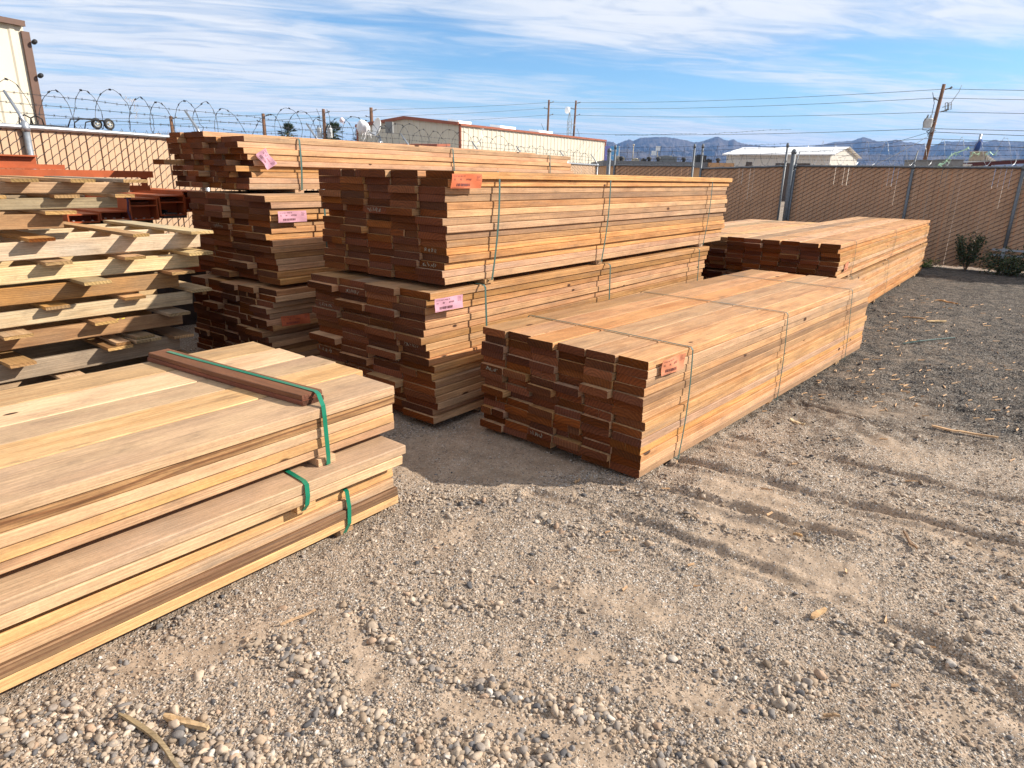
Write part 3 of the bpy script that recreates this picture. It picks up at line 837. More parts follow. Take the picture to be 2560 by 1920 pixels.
D3 = pack('lumber_pack', 'bottom orange-yellow pack in the left foreground lying on the gravel', GD, tuple(oD - .055 * uD + .02 * V(uD[1], -uD[0])), rotD - .008, LD, .046, .234, [.305, .23, .215, .265, .25], 4, lambda r, c: ('yellow', 'streaky', 'tan_pine', 'yellow')[r] if c == 0 else d_mats(r, c), straps=[], seed=151, jit=.006, out_p=0, split=0,
          endx=[.0, .03, .05, .02, .03], runners=(LD - .29, LD - 2.0), runner_h=.046, rowy=[.012, -.002, .006, .004], ymis=.003)
def d_strap(T_, pts, w_=.021):
    strap_mesh(pts, w_, .0016).build('strap', M['strap_green'], T_)
xs = LD - .40
d_strap(D1, [(xs - .085, 1.20, .6838), (xs - .068, 1.0, .6835), (xs + .006, .24, .6835), (xs + .018, .078, .6840), (xs + .012, .05, .680), (xs - .008, -.006, .642), (xs - .010, -.013, .60), (xs - .008, -.014, .50), (xs - .004, -.012, .41), (xs - .002, -.006, .368), (xs, .03, .364)])
xs = LD - .53
d_strap(D2, [(xs + .03, 1.2, .367), (xs + .025, .3, .367), (xs + .005, .02, .367), (xs, -.009, .361), (xs - .002, -.014, .31), (xs - .008, -.012, .27), (xs - .016, .01, .236)])
xs = LD - .295
d_strap(D3, [(xs + .02, 1.2, .237), (xs + .018, .3, .237), (xs + .004, .02, .237), (xs, -.008, .231), (xs + .004, -.014, .15), (xs, -.013, .07), (xs - .012, .01, .018)])

def stamp(pk, y, z, seed):
    """pale grade-stamp scrawl across one board end"""
    bs = [c for c in pk.children if c.name.startswith('board')]
    b = min(bs, key=lambda c: abs(c.location.y - y) * .5 + abs(c.location.z - z))
    ys = [v.co.y for v in b.data.vertices]; zs_ = [v.co.z for v in b.data.vertices]; W_, H_ = max(ys), max(zs_)
    rg = np.random.default_rng(seed); m = MB(); x0 = W_ * rg.uniform(.2, .35)
    for k in range(9):
        p = V(-.0065, W_ - x0 - k * W_ * .052, H_ * rg.uniform(.2, .4)); q = []
        for i in range(5): q.append(p.copy()); p = p + V(0, rg.normal(0, .006), H_ * .13 * rg.uniform(.4, 1.4))
        for i in range(4): m.add([q[i] - V(0, .0014, 0), q[i] + V(0, .0014, 0), q[i + 1] + V(0, .0014, 0), q[i + 1] - V(0, .0014, 0)], [(0, 1, 2, 3)])
    m.build('end_stamp', M['chalk'], b)
M['chalk'] = plain('pale_green_stamp_ink', (.34, .36, .29), .9, var=.3, scale=60)
for pk, lst in ((B2, [(.02, 1.13), (.02, 1.02), (.55, 1.33)]), (B1, [(.62, .80), (.92, .66), (.92, .32), (.02, .52), (.32, .38)]), (Fk, [(1.0, .42), (.6, .10)]), (A2, [(.6, 1.1)])):
    for k, (y, z) in enumerate(lst): stamp(pk, y, z, k + int(100 * z))

# ------------------------------------------------------------------ home-made pallets, stacked
GP = 'open wooden pallets in the tall stack on the left'
PAL_O = (-2.399, 4.85); PAL_R = .9071
def pallet(label, z0, z1, xr, face, inner, decks, y0=0., L=1.9, depth=1.15, bottom=None, seed=0, ys=(0, .40, .78, 1.12)):
    """stringers on edge with deck boards laid across and running out past the front stringer"""
    rg = np.random.default_rng(seed)
    T_ = thing('pallet', label, 'pallet', (*PAL_O, 0), PAL_R, GP)
    h = z1 - z0
    for k, y in enumerate(ys):
        xe = xr + (0 if k == 0 else rg.normal(-.03, .03))
        o = link('stringer', board_mesh(L, h, .040, face if k == 0 else inner, k), T_, (xe - L, y0 + y + .04, z0))
        o.rotation_euler = (PI / 2, 0, rg.normal(0, .004))
    for k, (xa, xb, out, mt) in enumerate(decks):
        ln = round(out + ys[-1] + .12, 2)
        o = link('deck_board', board_mesh(ln, round(xb - xa, 3), .021, mt, k % 4), T_, (xb, y0 - out, z1 + .0012))
        o.rotation_euler = (0, 0, PI / 2 + rg.normal(0, .012))
    return T_
pallet('lowest pallet of the tall stack, mostly hidden by the pale pack', .012, .125, -.16, 'yellow', 'tan_pine', [(-.30, -.13, .10, 'tan_pine'), (-.85, -.70, .10, 'brown_pine'), (-1.5, -1.34, .12, 'brown_pine'), (-1.75, -1.6, .1, 'tan_pine')], seed=1)
pallet('grey knotty pallet one above the lowest of the tall stack', .150, .262, -.10, 'grey_pine', 'tan_pine', [(-.30, -.08, .16, 'tan_pine'), (-.95, -.80, .12, 'tan_pine'), (-1.6, -1.45, .1, 'tan_pine')], seed=2)
pallet('greyish pallet third from the ground, odd offcuts lying on its deck', .305, .418, -.128, 'grey_pine', 'grey_pine', [(-.215, -.072, .10, 'brown_pine'), (-.66, -.50, .11, 'brown_pine'), (-1.215, -1.073, .11, 'yellow'), (-1.75, -1.6, .1, 'tan_pine')], seed=3)
pallet('brown pallet with a splash of yellow paint', .502, .600, -.092, 'brown_pine', 'tan_pine', [(-.255, -.107, .165, 'grey_pine'), (-.71, -.567, .105, 'tan_pine'), (-1.22, -1.067, .145, 'tan_pine'), (-1.7, -1.55, .1, 'tan_pine')], seed=4)
pallet('cream pallet directly above the paint-splashed pallet', .642, .735, .0, 'cream', 'cream', [(-.035, .112, .09, 'cream'), (-.49, -.351, .07, 'yellow'), (-.96, -.823, .075, 'yellow'), (-1.55, -1.4, .1, 'tan_pine')], seed=5)
pallet('orange-brown pallet with one big whorled knot', .778, .885, -.077, 'brown_pine', 'grey_pine', [(-.19, -.029, .15, 'brown_pine'), (-.77, -.61, .22, 'grey_pine'), (-1.45, -1.3, .12, 'tan_pine')], seed=6)
pallet('cream pallet right above the orange-brown pallet', .910, 1.012, .085, 'cream', 'cream', [(-.063, .109, .18, 'cream'), (-.476, -.34, .135, 'tan_pine'), (-.92, -.772, .10, 'tan_pine'), (-1.5, -1.35, .1, 'cream')], seed=7)
pallet('cream pallet with long deck boards showing its inner stringers', 1.052, 1.160, .109, 'cream', 'cream', [(-.041, .118, .20, 'cream'), (-.416, -.31, .165, 'tan_pine'), (-.985, -.844, .11, 'treated_warm')], seed=8)
pallet('short tan pallet tucked under the grey pallet near the top', 1.228, 1.316, -.754, 'tan_pine', 'tan_pine', [(-.87, -.70, .10, 'tan_pine'), (-1.3, -1.15, .1, 'tan_pine')], seed=9, L=1.3)
pallet('weathered grey pallet second from the top', 1.345, 1.412, -.416, 'grey_pine', 'grey_pine', [(-.46, -.34, .10, 'tan_pine'), (-.80, -.66, .08, 'brown_pine'), (-1.2, -1.05, .1, 'tan_pine')], seed=10, L=1.6)
pallet('topmost tan pallet, level with the red beams', 1.439, 1.506, -.324, 'tan_pine', 'tan_pine', [(-.42, -.27, .16, 'grey_pine'), (-.72, -.58, .15, 'tan_pine'), (-1.02, -.88, .13, 'tan_pine')], seed=11, L=1.7)
# splash of paint on the brown stringer
m = MB(); rg = np.random.default_rng(5)
for k in range(26):
    a, b = (-.62 + rg.normal(0, .018), .535 + rg.normal(0, .012)) if k < 15 else (-.60 + rg.uniform(-.05, .12), .588 + rg.normal(0, .004))
    s = rg.uniform(.004, .014)
    m.obox((a, -.0016, b), (s * 1.6, 0, s * .3), (0, .001, 0), (0, 0, s))
yp = m.build('paint_splash', M['yellow_paint'], bpy.data.objects['pallet.003'])
GO = 'short offcuts lying between the pallets'
for k, (xa, z, ln, ww, mt, rz, out, lab) in enumerate([
        (-.60, .4430, .62, .09, 'yellow', -.05, .10, 'yellowish offcut at the left of the pile on the third pallet up'), (-.485, .4430, .60, .10, 'cream', .0, .13, 'pale offcut in the middle of the pile on the third pallet up'),
        (-.385, .4430, .55, .075, 'cream', .03, .13, 'narrow pale offcut at the right of the pile on the third pallet up'), (-.47, .4660, .6, .12, 'grey_pine', .06, .11, 'grey offcut laid on top of the pile on the third pallet up')]):
    o = link('wood_offcut', board_mesh(ln, ww, .020, mt, k), None, (0, 0, 0))
    c_, s_ = math.cos(PAL_R), math.sin(PAL_R)
    lx, ly = xa + ww, -out
    o.location = (PAL_O[0] + lx * c_ - ly * s_, PAL_O[1] + lx * s_ + ly * c_, z)
    o.rotation_euler = (0, 0, PAL_R + PI / 2 + rz)
    tag(o, lab, 'offcut', GO)
BUNDLE_FOOT.append(((PAL_O[0] - 1.8 * math.cos(PAL_R), PAL_O[1] - 1.8 * math.sin(PAL_R)), (math.cos(PAL_R), math.sin(PAL_R)), 1.8, 1.1))

# ------------------------------------------------------------------ red-primed steel behind the pallets
GS = 'red-primed steel beams stacked behind the pallets'
SO = (-3.30, 6.60); SR = .9071
def steel(name, label, prof, x0, x1, axis='x', bolts=None, loc=None, rz=0.):
    """open steel section: prof is a list of boxes (y0, y1, z0, z1) swept along x"""
    m = MB()
    for y0, y1, z0, z1 in prof: m.box(x0, x1, y0, y1, z0, z1)
    if bolts:
        for (x, y, z) in bolts: m.lathe([(.011, -.004), (.012, .006), (.007, .010)], (x, y, z), (0, 0, 1), 7, 1)
    o = m.build(name, [M['red_steel'], M['bolt']], None)
    o.location = loc; o.rotation_euler = (0, 0, rz)
    return tag(o, label, 'steel beam', GS)
def sw(lx, ly):
    c_, s_ = math.cos(SR), math.sin(SR)
    return (SO[0] + lx * c_ - ly * s_, SO[1] + lx * s_ + ly * c_)
hdr = [('leftmost', -.96, 1.128, 1.205), ('second from left', -.70, 1.142, 1.222), ('middle', -.44, 1.132, 1.318), ('second from right', -.17, 1.165, 1.342), ('rightmost', .065, 1.195, 1.382)]
for k, (wd, xr, z0, z1) in enumerate(hdr):
    W_, H_ = .255 if k < 4 else .235, z1 - z0
    tt = .012
    prof = [(-W_, 0, 0, tt), (-tt, 0, tt, H_), (-W_, -W_ + tt, tt, H_), (-W_ + tt, -tt, H_ * .74 - tt if k >= 2 else H_ - tt, H_ * .74 if k >= 2 else H_)]
    if k >= 2: prof.append((-W_, 0, H_, H_ + tt))
    lx, ly = sw(xr, 0)
    o = steel('steel_beam', wd + ' of the five open red channel ends facing the yard', prof, -.02, 3.0, bolts=[(.012, -W_ * f, tt) for f in (.2, .5, .8)], loc=(lx, ly, z0), rz=SR + PI / 2)
    m = MB(); m.box(.14, .152, -W_ + tt, -tt, tt, H_ - tt * 2); o2 = m.build('end_plate', M['red_steel'], o)
# long members lying across them
def along(name, label, xr, ln, prof, z, y=0.):
    lx, ly = sw(xr, y)
    return steel(name, label, prof, -ln, 0, loc=(lx, ly, z), rz=SR)
along('steel_beam', 'long red angle lying directly on the five channel ends', -.20, 2.6, [(0, .16, 0, .012), (0, .012, .012, .048)], 1.396, .05)
along('steel_beam', 'long red tube held up on a short red post', -.135, 2.9, [(0, .10, 0, .058)], 1.514, .10)
along('steel_beam', 'topmost red channel with its hollow side to the yard', -1.06, 1.9, [(.05, .062, 0, .11), (0, .05, 0, .012), (0, .05, .098, .11)], 1.575, .10)
along('steel_beam', 'short red stub poking out past the topmost channel', -.86, .5, [(.03, .10, 0, .012), (.03, .042, .012, .04)], 1.5735, .10)
lx, ly = sw(-.24, .10)
o = steel('steel_post', 'short upright red post under the long red tube', [(0, .06, 0, .006), (0, .06, .100, .106), (.024, .036, .006, .1)], 0, .055, loc=(lx, ly, 1.4085), rz=SR)
# violet webbing looped round the channels
m = MB(); lx, ly = sw(-.455, -.03)
m.tube([(lx, ly, 1.345), (lx + .01, ly - .012, 1.30), (lx - .002, ly - .012, 1.22), (lx + .012, ly - .008, 1.14)], .009, 6)
m.tube([(lx - .03, ly + .02, 1.335), (lx, ly - .01, 1.352), (lx + .03, ly + .01, 1.33)], .011, 6)
tag(m.build('webbing_strap', M['tarp']), 'dark violet webbing strap knotted round the red channels', 'strap')
# timbers that carry the steel
GT = 'timber cribs under the red steel'
for k, (xr, lab) in enumerate([(-.95, 'dark timber crib under the left of the red channels'), (-.34, 'dark timber crib under the right end of the red channels')]):
    lx, ly = sw(xr, .03)
    T_ = thing('timber_crib', lab, 'timber crib', (lx, ly, 0), SR, GT)
    z = -.01; lev = 0
    while z < 1.08:
        for q in (0, 1):
            b = MB()
            if lev % 2 == 0: b.box(-.10, .14, .06 + q * .75, .16 + q * .75, z, z + .088)
            else: b.box(-.10 + q * .14, 0 + q * .14, 0, .95, z, z + .088)
            b.build('crib_timber', M['black_wood'], T_)
        z += .0885; lev += 1
    if k == 1:
        for q in range(3):
            b = MB(); b.box(.20 + q * .02, .42 - q * .09, -.05, .10, z + .001 + q * .026, z + .025 + q * .026); b.build('packing_board', M['black_wood'], T_)
lx, ly = sw(.30, .35)
steel('steel_beam', 'red channel low down, glimpsed between the pallets and the rear lumber stack', [(0, .20, 0, .012), (0, .012, .012, .08), (.188, .20, .012, .08)], -1.0, .22, loc=(lx, ly, .55), rz=SR)
b = MB(); b.box(-.9, .1, .02, .18, -.01, .548)
tag(b.build('timber_block', M['black_wood']), 'dark timber block carrying the low red channel', 'timber block'); bpy.data.objects['timber_block'].location = (lx, ly, 0); bpy.data.objects['timber_block'].rotation_euler = (0, 0, SR)

# ------------------------------------------------------------------ chain-link fences with slats
def chain_fence(name, label, P0, P1, h, nrm, posts, pitch, slat_m, metal_m, coil=None, arms=True, strands=(.35, .65, .97), seed=0, coilR=.19, z0=.02, rail2=None, gate=False, drop=None, post_top=None, arm_dir=-1, wire_r=.0032, sgap=.010, cat='fence', coil_m='wire', missing=(), wing=1.):
    rg = np.random.default_rng(seed)
    P0, P1 = V(*P0), V(*P1); L = np.linalg.norm(P1 - P0); d = (P1 - P0) / L
    nl = V(-d[1], d[0]); sgn = 1. if nl @ V(*nrm) > 0 else -1.
    T_ = thing(name, label, cat, (P0[0], P0[1], 0), math.atan2(d[1], d[0]))
    # local frame: x along, y*sgn toward the yard, z up
    top = (lambda x: h + (drop * x / L if drop else 0.))
    b = MB()
    x = pitch * .5; k = 0
    while x < L - pitch * .3:
        if k not in missing:
            w_ = pitch - sgap * rg.uniform(.7, 1.5)
            jz = rg.uniform(.01, .035); jy = rg.normal(0, .003)
            zt = top(x) + jz - .005; tl = rg.normal(0, .002)
            y = -.004 * sgn + jy
            b.obox((x - w_ / 2 + tl, y - .003, z0 + rg.uniform(0, .03)), (w_, 0, 0), (0, .006, 0), (-tl * 2, 0, zt - z0 - .03))
        if rg.random() < wing:
            b.obox((x + pitch * .5 - .02, y - .013 * sgn - .0015, z0 + .03), (.04, 0, 0), (0, .003, 0), (0, 0, (zt - z0 - .06) * (1 if wing > .95 else rg.choice([1, 1, 1, .8, .6]))))
        x += pitch; k += 1
    b.build('privacy_slats', M[slat_m], T_)
    # front diagonals of the mesh, running up over each slat and dipping between them
    b = MB(); rise = .052; vp = .088
    ncol = int(L / pitch)
    zstart = z0 - ncol * rise
    zz = zstart
    while zz < h:
        pts = []; z = zz
        for c in range(ncol + 1):
            for (fx, fz, fy) in ((.02, 0., .003), (.5, .62, .010), (.98, .92, .003)):
                xx = (c + fx) * pitch; za = z + fz * rise
                if z0 <= za <= top(xx) + .03 and xx < L:
                    pts.append((xx, sgn * fy, za))
            z += rise
        if len(pts) > 1: b.tube(pts, wire_r, 4, cap=False)
        zz += vp
    x = pitch * .5
    while x < L - pitch * .5:                        # twisted tips above the rail
        b.tube([(x - pitch * .45, sgn * .004, top(x) - .01), (x, sgn * .004, top(x) + .045), (x + pitch * .45, sgn * .004, top(x) - .01)], wire_r, 4, cap=False)
        x += pitch * 2
    b.build('chain_link', M['wire'], T_, True)
    pr = .022
    b = MB(); n_ = 12
    b.tube([(L * i / n_, sgn * .022, top(L * i / n_) + rg.normal(0, .003)) for i in range(n_ + 1)], pr, 10)
    b.build('top_rail', M[metal_m], T_, True)
    if rail2:
        b = MB(); b.tube([(0, sgn * .024, rail2), (L, sgn * .024, rail2)], .017, 8); b.build('middle_rail', M[metal_m], T_, True)
    for px_ in posts:
        b = MB()
        zt = post_top if post_top else top(px_) + .01
        r_ = .030 if not gate else .024
        b.tube([(px_, sgn * .035, -.05), (px_, sgn * .035, zt)], r_, 12)
        b.lathe([(r_ + .006, -.05), (r_ + .008, -.02), (r_ + .006, .015), (r_ * .6, .04)], (px_, sgn * .035, zt), (0, 0, 1), 12)
        p_ = b.build('post', M[metal_m], T_, True)
        if arms:
            a = MB(); a.tube([(px_, sgn * .035, zt + .02), (px_, sgn * (.035 + arm_dir * .05), zt + .10), (px_, sgn * (.035 + arm_dir * .22), zt + .30)], [.020, .016, .012], 8)
            a.build('barb_arm', M[metal_m], p_, True)
    for f in strands:
        b = MB(); n_ = max(8, int(L / .35))
        yy = sgn * (.035 + arm_dir * .24 * f) if arms else sgn * .03
        zb = .30 * f + (.02 if arms else .06) + (0 if arms else f * .12)
        pts = [(L * i / n_, yy + rg.normal(0, .004), top(L * i / n_) + zb + rg.normal(0, .006)) for i in range(n_ + 1)]
        b.tube(pts, .0024, 4, cap=False)
        for i in range(int(L / .125)):
            x = .125 * i + rg.uniform(0, .04); q = np.interp(x, [p[0] for p in pts], [p[2] for p in pts])
            for s_ in (-1, 1):
                b.tube([(x - .008, yy, q - s_ * .013), (x + .008, yy, q + s_ * .013)], .0018, 3, cap=False)
        b.build('barbed_wire', M['wire'], T_)
    if coil:
        b = MB(); loops = list(coil); pts = []
        for i in range(len(loops) - 1):
            s0, r0 = loops[i]; s1, r1 = loops[i + 1]
            n_ = 26
            for q in range(n_):
                k = q / n_; th = 2 * PI * k
                r = (r0 + (r1 - r0) * k) * (1 + .10 * math.sin(1.7 * i + 2 * k))
                s = s0 + (s1 - s0) * k + .10 * r * math.sin(th) * (1 if i % 2 else .4)
                pts.append((s, sgn * (-.06 + r * (.42 if r < .19 and not gate else .75) * math.sin(th)), top(min(max(s, 0), L)) + .035 + r + r * math.cos(th)))
        b.tube([(p[0] + rg.normal(0, .003), p[1] + rg.normal(0, .003), p[2] + rg.normal(0, .003)) for p in map(np.asarray, pts)], .0027, 5, cap=False)
        for i in range(0, len(pts) - 1, 3):
            p = V(*pts[i]); t_ = V(*pts[i + 1]) - p; t_ /= np.linalg.norm(t_) + 1e-9
            b.obox(p - .012 * t_ + V(0, 0, -.009), .024 * t_, (0, .003, 0), (0, 0, .018))
        b.build('razor_wire', M[coil_m], T_)
    return T_
# left boundary
LP0 = V(-4.617, 6.262); LP1 = V(2.394, 20.835); Ld = (LP1 - LP0) / np.linalg.norm(LP1 - LP0)
shift = -4.0
LS = LP0 + shift * Ld
lc = [-3.6, -3.2, -2.8, -2.4, -2., -1.5, -1.1, -.7, -.25, .16, .57, .85, 1.13, 1.45, 1.66, 2.01, 2.3, 2.52, 3.31, 3.6, 3.87, 4.22, 4.69, 5.0, 5.3, 5.75, 6.15, 6.5, 6.89, 7.3, 7.82, 8.3, 8.8, 9.3, 9.92, 10.4, 11.01, 11.6, 12.15, 12.8, 13.5, 14.1, 14.71, 15.3, 16.0]
lr = [.20 if s > 3.4 and s < 10 else (.175 if s < 3.4 else .15) for s in lc]
chain_fence('chain_link_fence', 'sunlit chain-link fence with tan slats and sparse razor coils, behind the pallets and rear stack', LS, LP1, 1.94, (.9, -.436), [s - shift for s in (-2.0, .19, 2.1, 4.1, 6.4, 8.9, 11.0, 13.7, 16.18)], .071, 'slat', 'galv',
            coil=[(s - shift, r) for s, r in zip(lc, lr)], seed=3, sgap=.011)
# right boundary
RB = V(8.39, 13.65); Rd = V(.8, -.6)
R0 = RB - 2.80 * Rd; R1 = RB + 9. * Rd
rcs = [-2.6, -2.3, -2.05, -1.74, -1.44, -1.09, -.75, -.42, -.1, .2, .5, .89, 1.3, 1.7, 2.1, 2.6, 3.1, 3.7, 4.3, 5, 6, 7]
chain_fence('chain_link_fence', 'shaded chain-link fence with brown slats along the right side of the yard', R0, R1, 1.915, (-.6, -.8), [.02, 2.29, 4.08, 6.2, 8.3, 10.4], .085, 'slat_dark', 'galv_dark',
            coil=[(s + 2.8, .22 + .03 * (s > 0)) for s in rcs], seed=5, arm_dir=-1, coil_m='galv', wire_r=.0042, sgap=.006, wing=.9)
# the pair of gates in the back corner
GL = V(2.55, 18.05); GR = V(4.30, 16.74)
G2L = V(4.42, 16.62); G2R = V(6.02, 15.46)
def gcoil(L, n): return [(L * i / n, .20 + .03 * math.sin(i * 2.3)) for i in range(n + 1)]
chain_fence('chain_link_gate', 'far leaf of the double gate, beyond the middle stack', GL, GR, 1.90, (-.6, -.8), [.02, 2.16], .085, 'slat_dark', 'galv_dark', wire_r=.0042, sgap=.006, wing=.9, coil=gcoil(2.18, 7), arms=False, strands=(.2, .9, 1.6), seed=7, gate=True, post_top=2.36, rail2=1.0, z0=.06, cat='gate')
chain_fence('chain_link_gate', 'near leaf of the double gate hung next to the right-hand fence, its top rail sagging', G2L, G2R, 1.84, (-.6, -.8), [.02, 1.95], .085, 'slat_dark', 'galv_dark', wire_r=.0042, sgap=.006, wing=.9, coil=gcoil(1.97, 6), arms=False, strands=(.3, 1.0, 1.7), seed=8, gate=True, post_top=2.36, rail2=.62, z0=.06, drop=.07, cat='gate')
def post(name, label, x, y, h, r, mt):
    b = MB(); b.tube([(x, y, -.05), (x, y, h)], r, 14)
    b.lathe([(r + .006, -.05), (r + .008, -.01), (r * .8, .03), (r * .3, .05)], (x, y, h), (0, 0, 1), 14)
    tag(b.build(name, M[mt], None, True), label, 'post', 'heavy steel gate posts')
post('gate_post', 'heavy steel gate post between the near leaf and the right-hand fence', 6.08, 15.30, 2.22, .05, 'galv_dark')
post('gate_post', 'heavy steel gate post at the end of the left-hand fence', 2.42, 18.2, 2.28, .05, 'galv_dark')

# ------------------------------------------------------------------ metal buildings beyond the fence
def ribbed_wall(P0, P1, z0, ztop0, ztop1, pitch, depth, out, mid=None):
    """trapezoid-ribbed sheet wall from P0 to P1; mid = (fraction, z) adds a gable peak"""
    P0, P1 = V(*P0), V(*P1); L = np.linalg.norm(P1 - P0); d = (P1 - P0) / L; o = V(*out)
    prof = []; x = 0.
    while x < L:
        for fx, fy in ((0, 0), (.62, 0), (.70, 1), (.90, 1), (.98, 0)):
            if x + fx * pitch <= L: prof.append((x + fx * pitch, fy * depth))
        x += pitch
    prof.append((L, 0))
    def zt(s):
        f = s / L
        if mid:
            return ztop0 + (mid[1] - ztop0) * f / mid[0] if f < mid[0] else mid[1] + (ztop1 - mid[1]) * (f - mid[0]) / (1 - mid[0])
        return ztop0 + (ztop1 - ztop0) * f
    m = MB(); vs = []
    for s, y in prof:
        p = P0 + d * s + o * y
        vs += [(p[0], p[1], z0), (p[0], p[1], zt(s))]
    m.add(vs, [(2 * i, 2 * i + 2, 2 * i + 3, 2 * i + 1) for i in range(len(prof) - 1)])
    return m
def bar(P0, P1, wy, wz, off=(0, 0, 0)):
    """rectangular bar between two points, wy thick sideways and wz tall"""
    P0, P1 = np.asarray(P0, float), np.asarray(P1, float); d = P1 - P0
    s = np.cross(d, V(0, 0, 1)); s = s / np.linalg.norm(s) * wy
    m = MB(); o = P0 - s / 2 + V(*off) - V(0, 0, wz / 2)
    m.obox(o, d, s, V(0, 0, wz)); return m
# tall shed at the far left
C = V(-13.58, 20.); dw = V(-.436, -.90); dn = V(.90, -.436); db = -dn
T_ = thing('metal_shed', 'tall cream ribbed metal building with brown corner trim at the left edge', 'building', (0, 0, 0))
ribbed_wall(C + 9 * dw, C, 0, 5.24, 5.24, .55, .035, dn).build('wall', M['cream_metal'], T_)
ribbed_wall(C, C + 8 * db, 0, 5.24, 5.24, .55, .035, -dw, (.5, 6.2)).build('gable_wall', M['cream_metal'], T_)
m = MB(); m.obox((*(C + dn * .03 + dw * .10), 0), (*(-dw * .16), 0), (*(dn * .05), 0), (0, 0, 5.1)); m.obox((*(C - dw * .062 - dn * .2), 0), (*(dn * .275), 0), (*(-dw * .05), 0), (0, 0, 5.1))
m.build('corner_trim', M['brown_trim'], T_)
m = bar((*(C + 9 * dw + dn * .10), 5.27), (*(C + dw * .02 + dn * .10), 5.27), .16, .12)
gut = m.build('gutter', M['brown_trim'], T_)
m = MB(); A_, B_, D_, E_ = C + 9.2 * dw + dn * .12, C - .02 * dw + dn * .12, C - .02 * dw + db * 4, C + 9.2 * dw + db * 4
m.add([(*A_, 5.33), (*B_, 5.33), (*D_, 5.8), (*E_, 5.8), (*A_, 5.36), (*B_, 5.36), (*D_, 5.83), (*E_, 5.83)], [(0, 1, 2, 3), (7, 6, 5, 4), (0, 4, 5, 1), (1, 5, 6, 2), (2, 6, 7, 3), (3, 7, 4, 0)])
m.build('roof', M['brown_trim'], T_)
for z in (4.83, 3.98):
    m = MB(); m.lathe([(.03, 0), (.06, .05), (.06, .14), (.045, .17)], (*(C - dw * .13 + dn * .10), z), (*(dn * .7), .2), 10); m.build('wall_lamp', M['black'], T_, True)
# long shed in the middle
A0 = V(-4.465, 55.); la = V(.571, .821); lb = V(-.821, .571)
A1_ = A0 + la * 24.4; A2_ = A0 + lb * 11.65
T_ = thing('metal_warehouse', 'long cream ribbed metal warehouse with rust-red trim and low gable roof', 'building', (0, 0, 0))
ribbed_wall(A0, A1_, 0, 5.29, 5.32, .62, .04, V(.821, -.571)).build('wall', M['cream_metal'], T_)
ribbed_wall(A2_, A0, 0, 5.38, 5.29, .62, .05, -la, (.5, 5.90)).build('gable_wall', M['cream_metal'], T_)
m = MB(); pk = A0 + lb * 5.8
m.add([(*(A0 - lb * .2 - la * .15), 5.34), (*(A1_ - lb * .2), 5.36), (*(pk + la * 24.4), 5.98), (*(pk - la * .15), 5.98)], [(0, 1, 2, 3)])
m.add([(*(pk - la * .15), 5.98), (*(pk + la * 24.4), 5.98), (*(A2_ + la * 24.4 + lb * .2), 5.42), (*(A2_ + lb * .2 - la * .15), 5.42)], [(0, 1, 2, 3)])
rf_ = m.build('roof', M['white_roof'], T_)
for a, b in ((.5, 2.1), (6.1, 8.4), (12.2, 14.6)):
    m = MB(); q = A0 + lb * .55
    m.obox((*(q + la * a), 5.40), (*(la * (b - a)), 0), (*(lb * 1.1), .12), (0, 0, .26)); m.build('ridge_vent', M['white'], rf_)
bar((*(A0 - la * .12 - lb * .1), 5.30), (*(A1_ - lb * .1), 5.33), .18, .16).build('eave_trim', M['rust_trim'], T_)
m = bar((*(A0 - la * .16), 5.36), (*(pk - la * .16), 5.97), .16, .24); m2 = bar((*(pk - la * .16), 5.97), (*(A2_ - la * .16), 5.45), .16, .24); m.add(m2.v, m2.f)
m.build('rake_trim', M['rust_trim'], T_)
for nm, q in (('corner_trim', A0), ('corner_trim', A1_), ('corner_trim', A2_)):
    m = MB(); m.lathe([(.11, 0), (.11, 5.2)], (q[0], q[1], 0), (0, 0, 1), 6); m.build(nm, M['rust_trim'], T_)
# lean-to before the gable
L0, L1 = V(-11.9, 52.), V(-5.7, 49.6); ld = (L1 - L0) / np.linalg.norm(L1 - L0); lnm = V(ld[1], -ld[0])
T_ = thing('low_shed', 'low cream shed with rust-red roof edge before the warehouse gable', 'building', (0, 0, 0))
m = MB(); lw = np.linalg.norm(L1 - L0)
m.obox((*L0, 0), (*(ld * lw), 0), (*(-lnm * 1.9), 0), (0, 0, 3.42))
for k in range(6): m.obox((*(L0 + lnm * .03), 3.36 - k * .14), (*(ld * lw), 0), (*(-lnm * .028), 0), (0, 0, .012))
m.build('wall', M['cream_metal'], T_)
m = MB(); m.obox((*(L0 - ld * .1 + lnm * .12), 3.43), (*(ld * (lw + .2)), 0), (*(-lnm * 2.1), .12), (0, 0, .18)); m.build('roof', M['rust_trim'], T_)
# satellite dish standing behind the left fence
T_ = thing('satellite_dish', 'white satellite dish on thin legs beyond the rear lumber stack', 'satellite dish', (-3.93, 20., 0))
m = MB(); m.lathe([(.02, .0), (.13, .013), (.22, .05), (.26, .085), (.25, .09), (.21, .056), (.12, .02), (.01, .01)], (0, 0, 2.82), (-.78, -.58, .22), 24); m.build('dish', M['white'], T_, True)
m = MB(); m.obox((.20, -.1, 2.68), (.20, 0, 0), (0, .2, 0), (0, 0, .3)); m.tube([(0, 0, 2.82), (.2, 0, 2.82)], .03, 6); m.build('receiver_box', M['unit'], T_)
for a, b in ((-.12, .2), (.30, .25), (.15, -.3)):
    m = MB(); m.tube([(0, 0, 2.62), (a * .2, b * .2, 2.4), (a * 1.6, b * 1.6, 0)], .022, 6); m.build('leg', M['galv'], T_, True)
m = MB(); m.tube([(0, 0, 2.55), (-.3, -.08, 2.72), (-.52, -.1, 2.80)], .018, 6); m.box(-.58, -.46, -.14, -.05, 2.76, 2.86); m.build('feed_arm', M['galv'], T_)
